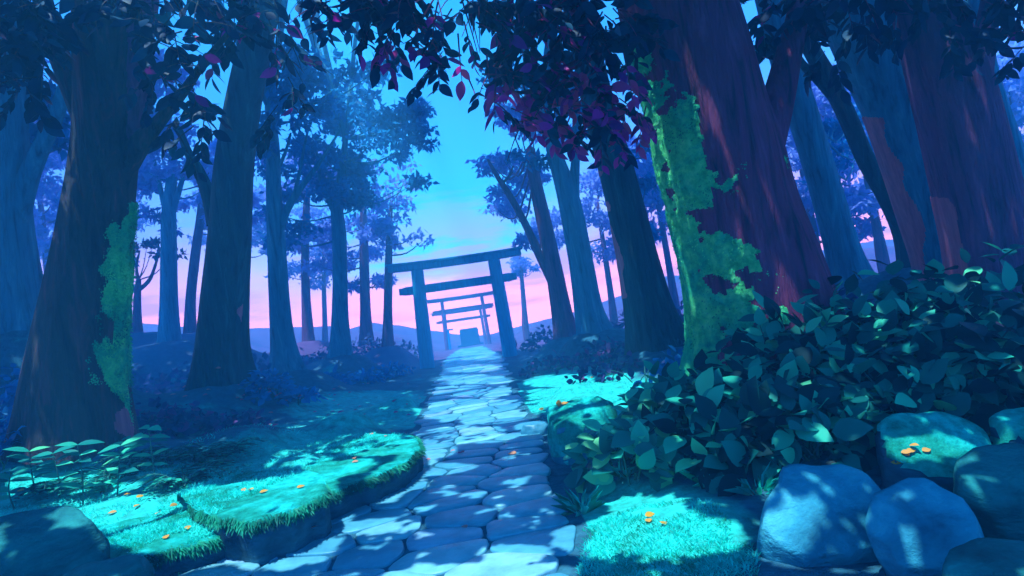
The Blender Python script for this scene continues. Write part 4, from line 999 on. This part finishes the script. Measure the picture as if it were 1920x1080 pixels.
# upper-right bushes and middle distance
for (px_, py_, d, rad, hgt, n_, sz, mat, lab) in [
    (1600, 560, 10.5, .9, .8, 300, .20, 'leaf_violet', 'violet-blue bush between the giant tree and the leaning blue trunk'),
    (1700, 560, 9.6, .8, .8, 260, .20, 'leaf_bush', 'bush under the thin crooked tree'),
    (1790, 570, 9.0, .6, .9, 240, .19, 'leaf_bush', 'dark bush at the foot of the wide blue trunk'),
    (1130, 665, 12.5, .7, .42, 240, .15, 'leaf_violet', 'low violet bush before the fork-topped tree right of the gate'),
    (1200, 690, 11.0, .7, .45, 260, .15, 'leaf_violet', 'blue bush at the left root of the leaning teal tree'),
    (1270, 690, 10.0, .6, .5, 240, .15, 'leaf_blue', 'pale blue bush between the leaning teal tree and the giant tree'),
    (1030, 665, 17, .9, .35, 200, .17, 'leaf_violet', 'low shaded bush right of the large gate'),
    (1130, 625, 16, .8, .5, 220, .17, 'leaf_violet', 'maroon-tinged bush behind the leaning trunks right of the gate'),
    (275, 700, 10.5, .55, .55, 240, .17, 'leaf_violet', 'violet bush between the two thick left trunks'),
    (330, 715, 11.5, .6, .4, 220, .16, 'leaf_violet', 'dark spreading bush at the left foot of the tall teal tree'),
    (430, 735, 11.5, .55, .32, 220, .15, 'leaf_violet', 'low bush hiding the front foot of the tall teal tree'),
    (500, 700, 13.5, .5, .6, 220, .18, 'leaf_blue', 'round dark blue bush right of the tall teal tree'),
    (555, 720, 14, .5, .3, 160, .16, 'leaf_blue', 'small bush right of the slender blue tree foot'),
    (620, 695, 20, .6, .4, 160, .2, 'leaf_blue', 'small round bush left of the fork-left blue trunk'),
    (680, 690, 22, .6, .45, 160, .2, 'leaf_blue', 'small round bush midway between trunk and gate'),
    (740, 688, 24, .6, .45, 160, .2, 'leaf_blue', 'small round bush beside the left gate post'),
    (30, 690, 9.0, .6, .9, 260, .18, 'leaf_blue', 'tall blue bush left of the thick mossy trunk'),
    (-10, 780, 7.6, .5, .7, 200, .18, 'leaf_blue', 'lower blue bush at the left picture edge'),
    (60, 620, 11, .5, .7, 180, .18, 'leaf_blue', 'blue bush behind the left edge of the thick mossy trunk')]:
    stems_and_leaves('leafy_bush', lab, 'shade bushes among the trees', at(px_, py_, d), rad, hgt, n_, sz, mat, (0, 1.0), stems=5)
# far undergrowth: small bushes in rows beyond
for i, (px_, py_, d) in enumerate([(180, 640, 24), (250, 650, 22), (350, 650, 24), (450, 655, 26), (560, 655, 30), (620, 650, 34), (690, 655, 36), (760, 655, 38), (990, 640, 34), (1030, 628, 30), (1170, 600, 26), (1290, 580, 22), (1560, 520, 20), (1650, 500, 20), (1760, 480, 20), (1850, 480, 22), (60, 640, 22)]):
    lab = ['hazy bush left of the candelabra tree', 'hazy bush below the candelabra tree', 'hazy bush below the thin violet tree', 'hazy bush right of the tall teal trunk', 'hazy bush right of the slender blue trunk', 'hazy bush left of the fork-left trunk foot', 'hazy bush under the violet trunk', 'hazy bush left behind the gate post', 'hazy bush right behind the gate post', 'hazy bush before the long-boughed tree', 'hazy bush behind the teal leaning tree', 'hazy bush behind the left edge of the giant trunk', 'hazy bush right behind the giant trunk', 'hazy bush behind the crooked thin tree', 'hazy bush behind the wide blue trunk', 'hazy bush behind the violet trunk at right', 'hazy bush between the two leftmost trunks'][i]
    stems_and_leaves('distant_bush', lab, 'hazy bushes under the far trees', at(px_, py_, d), 1.5, .9, 220, .32, 'leaf_violet', (0, .9), T_MID, F_MID, 1.2, 3)

# seedlings and ferns under the left tree
for i, (px_, py_, d, h, lab) in enumerate([(60, 860, 7.3, .45, 'seedling at the left foot of the thick mossy trunk'), (105, 880, 6.8, .5, 'small seedling before the thick mossy trunk centre'), (150, 900, 6.4, .62, 'tallest seedling with drooping leaf pairs before the mossy trunk'), (215, 900, 6.4, .52, 'bent seedling under the exposed pink wood'), (290, 895, 6.6, .55, 'seedling right of the thick trunk with a pale top leaf'), (240, 850, 7.2, .45, 'short seedling tucked against the exposed root'), (20, 875, 6.6, .4, 'seedling at the left picture edge')]):
    b = P(px_, py_, d); z0 = H1(b[0], b[1])
    root = thing('seedling', (b[0], b[1], z0), lab, 'plant', 'seedlings under the left tree')
    a0 = np.array([b[0], b[1], z0-.03]); top = np.array([b[0]+rng.normal()*.08, b[1], z0+h])
    v, f, _, c = tube([a0, (a0+top)/2+np.array([rng.normal()*.03, 0, 0]), top], [.01, .008, .004], 6, 6, 0)
    mesh_obj('stem', v, f, 'stem', root)
    pos, ld = [], []
    for t in (.35, .55, .75, .9, 1.0):
        q = c[int(t*(len(c)-1))]; an = rng.uniform(-.6, .6)
        for s in (-1, 1):
            pos.append(q); ld.append([math.cos(an)*s, math.sin(an)*s, rng.uniform(-.1, .5)])
    k = len(pos)
    leaf_obj('leaves', [[np.array(pos), np.array(ld), np.tile([0, -.4, 1.], (k, 1)), rng.uniform(.15, .26, k), rng.uniform(.5, .92, k)]], 'leaf_bush', root, T_NEAR, F_NEAR, .9)
for (px_, py_, d, lab) in [(300, 860, 7.2, 'dark fern clump right of the thick mossy trunk'), (370, 865, 7.4, 'fern clump with pointed fronds at the edge of the bright moss'), (190, 880, 6.9, 'fern clump before the exposed pink root'), (420, 850, 7.8, 'rightmost fern clump trailing towards the path'), (90, 870, 7.0, 'fern clump before the left root'), (345, 905, 6.5, 'fern clump closest to the bright moss, below the other clumps'), (250, 830, 7.9, 'fern clump beside the right foot of the thick mossy trunk')]:
    b = P(px_, py_, d); z0 = H1(b[0], b[1])
    root = thing('fern', (b[0], b[1], z0), lab, 'fern', 'ferns under the left tree')
    sets = []; mb = MB()
    for k in range(18):
        an = rng.uniform(0, 6.28); L = rng.uniform(.28, .62)
        e = np.array([math.cos(an), math.sin(an), 0])
        pts = np.array([np.array([b[0], b[1], z0])+e*L*t+np.array([0, 0, (t-.95*t*t)*.75*L*1.6]) for t in np.linspace(0, 1, 12)])
        v, f, _, _ = tube(pts[::3], [.006]*4, 4, 3, 0); mb.add(v, f)
        sd = np.array([-e[1], e[0], 0])
        for s in (-1, 1):
            sets.append([pts[2:], np.tile(sd*s+e*.7, (10, 1)), np.tile([0, 0, 1.], (10, 1)), np.linspace(.16, .06, 10), rng.uniform(.2, .85, 10)])
    leaf_obj('fronds', sets, 'leaf_bush', root, T_MID, F_MID, .9)
    mb.build('stems', 'stem', root)

# ------------------------------------------------------------------ grass on the moss (stuff)
bpy.context.view_layer.update()
def world_mesh(o):
    mw = o.matrix_world; return [mw@v.co for v in o.data.vertices], [list(p.vertices) for p in o.data.polygons]
vs, fs = [], []
for o in [ground]+LED:
    a, b = world_mesh(o); k = len(vs); vs += a; fs += [[i+k for i in q_] for q_ in b]
bvh = BVHTree.FromPolygons(vs, fs)
GR = [(250, 950, 300, 70, 9000), (560, 880, 220, 60, 6000), (420, 940, 140, 34, 3000), (1110, 740, 150, 40, 5000), (1220, 985, 190, 90, 9000), (330, 1000, 150, 36, 3000), (690, 835, 110, 26, 2500), (1400, 1060, 260, 50, 2500)]
def grass(label, regs, nm='grass'):
    pos = []
    for (cx, cy, wx, wy, n_) in regs:
        for _ in range(n_):
            a = random.uniform(0, 6.28); r_ = math.sqrt(random.random())
            x_, y_ = cx+math.cos(a)*r_*wx, cy+math.sin(a)*r_*wy
            g_ = G(x_, y_, .25)
            if xl(g_[1])+.02 < g_[0] < xr(g_[1])-.02 and g_[1] < 30:
                continue
            h = bvh.ray_cast(Vector((g_[0], g_[1], 3)), Vector((0, 0, -1)))
            if h[0] is None: continue
            q = np.array(h[0])
            if xl(q[1])+.0 < q[0] < xr(q[1])-.0 and q[2] < .1: continue
            if noise.noise(Vector((q[0]*2.5, q[1]*2.5, 0))) < -.25: continue
            pos.append(q)
    pos = np.array(pos); k = len(pos)
    cl = np.array([noise.noise(Vector((p[0]*3, p[1]*3, 9))) for p in pos])
    dr = rdir(k)*1.0; dr[:, 2] = .75
    o = leaf_obj(nm, [[pos-np.array([0, 0, .005]), dr, rdir(k)*.5+np.array([0, 0, 1.]), rng.uniform(.02, .055, k)*(1+cl*.9), np.clip(.55+cl*1.3+rng.uniform(-.25, .25, k), 0, 1)]], 'grass', None, T_BLADE, F_BLADE, 1.3)
    o['kind'] = 'stuff'; o['label'] = label; o['category'] = 'grass'
grass('short teal grass growing over the moss on both sides of the path', GR)
# grass over the lit places turns to short bright cushions
for (px_, py_, d, lab) in [(1375, 975, 5.0, 'spiky grass tuft left of the light-patched boulder'), (1345, 1020, 4.7, 'spiky grass tuft in front of the right moss patch'), (1180, 950, 5.4, 'grass tuft at the back of the right moss patch'), (1100, 1015, 4.8, 'green grass tuft at the path side of the right moss patch'), (420, 900, 6.6, 'curly grass tuft on the middle ledge'), (200, 890, 6.8, 'pale grass tuft below the seedlings'), (1440, 1050, 4.3, 'grass tuft at the foot of the light-patched boulder')]:
    b = P(px_, py_, d); z0 = H1(b[0], b[1]); k = 46
    an = rng.uniform(0, 6.28, k)
    pos = np.column_stack([b[0]+np.cos(an)*.05, b[1]+np.sin(an)*.05, np.full(k, z0-.01)])
    dr = np.column_stack([np.cos(an)*.8, np.sin(an)*.8, np.full(k, .9)])+rng.normal(size=(k, 3))*.25
    T = np.array([[0, -.035, 0], [0, .035, 0], [.5, .035, .1], [1, 0, -.12], [.5, -.035, .1]])
    o = leaf_obj('grass_tuft', [[pos, dr, np.tile([0, 0, 1.], (k, 1))-dr*.2, rng.uniform(.1, .24, k), rng.uniform(.1, 1, k)]], 'grass', None, T, F_BLADE, 1.2, loc=(b[0], b[1], z0))
    tag(o, lab, 'grass tuft', 'tall grass tufts')

# ------------------------------------------------------------------ fallen leaves
bpy.context.view_layer.update()
dg = bpy.context.evaluated_depsgraph_get()
def fallen(px, py, tint, group, label, size=.07):
    v = fw+(px-960)/F*RT+(540-py)/F*UP
    ok, loc, nrm, _, ob, _ = scene.ray_cast(dg, Vector(EYE), Vector(v))
    if not ok or loc.y > 35: return
    loc = np.array(loc)+np.array([0, 0, .012]); nrm = np.array(nrm)
    if nrm[2] < 0: nrm = -nrm
    nrm = nrm*.4+np.array([0, -.35, .8])
    dr = rdir(1)[0]; dr[2] = 0.1
    o = leaf_obj('fallen_leaf', [[loc[None], dr[None], nrm[None], np.array([size]), np.array([tint])]], 'fallen', None, T_NEAR, F_NEAR, 1.3, loc=tuple(loc))
    tag(o, label, 'leaf', group)
def scatter(pts, t, group, label, size=.07):
    for a, b in pts: fallen(a, b, min(1, max(0, t+random.uniform(-.15, .15))), group, label, size)
scatter([(45, 921), (152, 916), (170, 913), (196, 923), (248, 927), (256, 935), (332, 947), (300, 962), (219, 961), (352, 995), (312, 1012), (262, 948)], .15, 'orange leaves on the left moss', 'orange fallen leaf lying on the bright moss at lower left', .075)
scatter([(462, 922), (487, 926), (557, 917), (475, 920)], .2, 'orange leaves on the middle ledge', 'orange fallen leaf lying on the middle moss ledge', .07)
scatter([(1210, 970), (1218, 982), (1242, 981)], .05, 'orange leaves on the right moss', 'yellow-orange fallen leaf on the moss patch right of the path', .07)
scatter([(1020, 768), (1048, 764), (1052, 760), (1110, 709), (1090, 714)], .1, 'orange leaves beside the path', 'orange fallen leaf in the grass near the pale mossy boulder', .09)
scatter([(1690, 852), (1705, 858), (1706, 838), (1730, 849), (1690, 872), (1700, 850)], .15, 'orange leaves on the boulder', 'orange fallen leaf on the moss-topped boulder', .06)
scatter([(808, 862), (845, 848), (876, 992), (582, 994), (870, 850), (858, 852)], .8, 'red leaves on the path', 'red fallen leaf lying on the paving stones', .07)
scatter([(968, 852)], .45, 'brown leaf on the path', 'single large brown leaf lying on the shaded path', .12)
scatter([(random.uniform(440, 640), random.uniform(722, 800)) for _ in range(34)], .9, 'pink leaves on the dark slope', 'pink fallen leaf on the dark slope left of the path', .1)
scatter([(random.uniform(640, 790), random.uniform(715, 780)) for _ in range(16)], .95, 'crimson leaves by the path', 'crimson fallen leaf on the verge left of the path', .1)
scatter([(random.uniform(250, 440), random.uniform(690, 760)) for _ in range(10)], .7, 'pink leaves in the bushes', 'salmon fallen leaf caught near the bushes between the thick left trunks', .11)
scatter([(665, 862), (700, 815), (725, 818), (672, 866)], .6, 'pink leaves on the far bank', 'pink fallen leaf on the rounded moss bank', .07)

# ------------------------------------------------------------------ haze
def haze():
    x0, x1, y0, y1, z0, z1 = -75, 75, -42, 92, -2, 34
    v = [(a, b, c) for a in (x0, x1) for b in (y0, y1) for c in (z0, z1)]
    f = [[0, 1, 3, 2], [4, 6, 7, 5], [0, 4, 5, 1], [2, 3, 7, 6], [0, 2, 6, 4], [1, 5, 7, 3]]
    m = bpy.data.materials.new('haze'); m.use_nodes = True; n = m.node_tree.nodes; l = m.node_tree.links
    n.remove(n['Principled BSDF'])
    pv = n.new('ShaderNodeVolumePrincipled'); pv.inputs['Density'].default_value = 0.0165
    pv.inputs['Color'].default_value = (0.10, 0.55, 1.0, 1); pv.inputs['Anisotropy'].default_value = 0.2
    l.new(pv.outputs[0], n['Material Output'].inputs['Volume'])
    o = mesh_obj('haze', v, f, m, None, False); o['kind'] = 'stuff'
haze()
drop_tmp()

scene.view_settings.view_transform = 'Standard'; scene.view_settings.look = 'None'
scene.view_settings.exposure = 1.4; scene.view_settings.gamma = 1.0
c_ = scene.cycles
c_.volume_step_rate = 1.0
c_.max_bounces = 6; c_.diffuse_bounces = 3; c_.glossy_bounces = 2; c_.transmission_bounces = 3; c_.volume_bounces = 1; c_.transparent_max_bounces = 8
c_.use_denoising = True
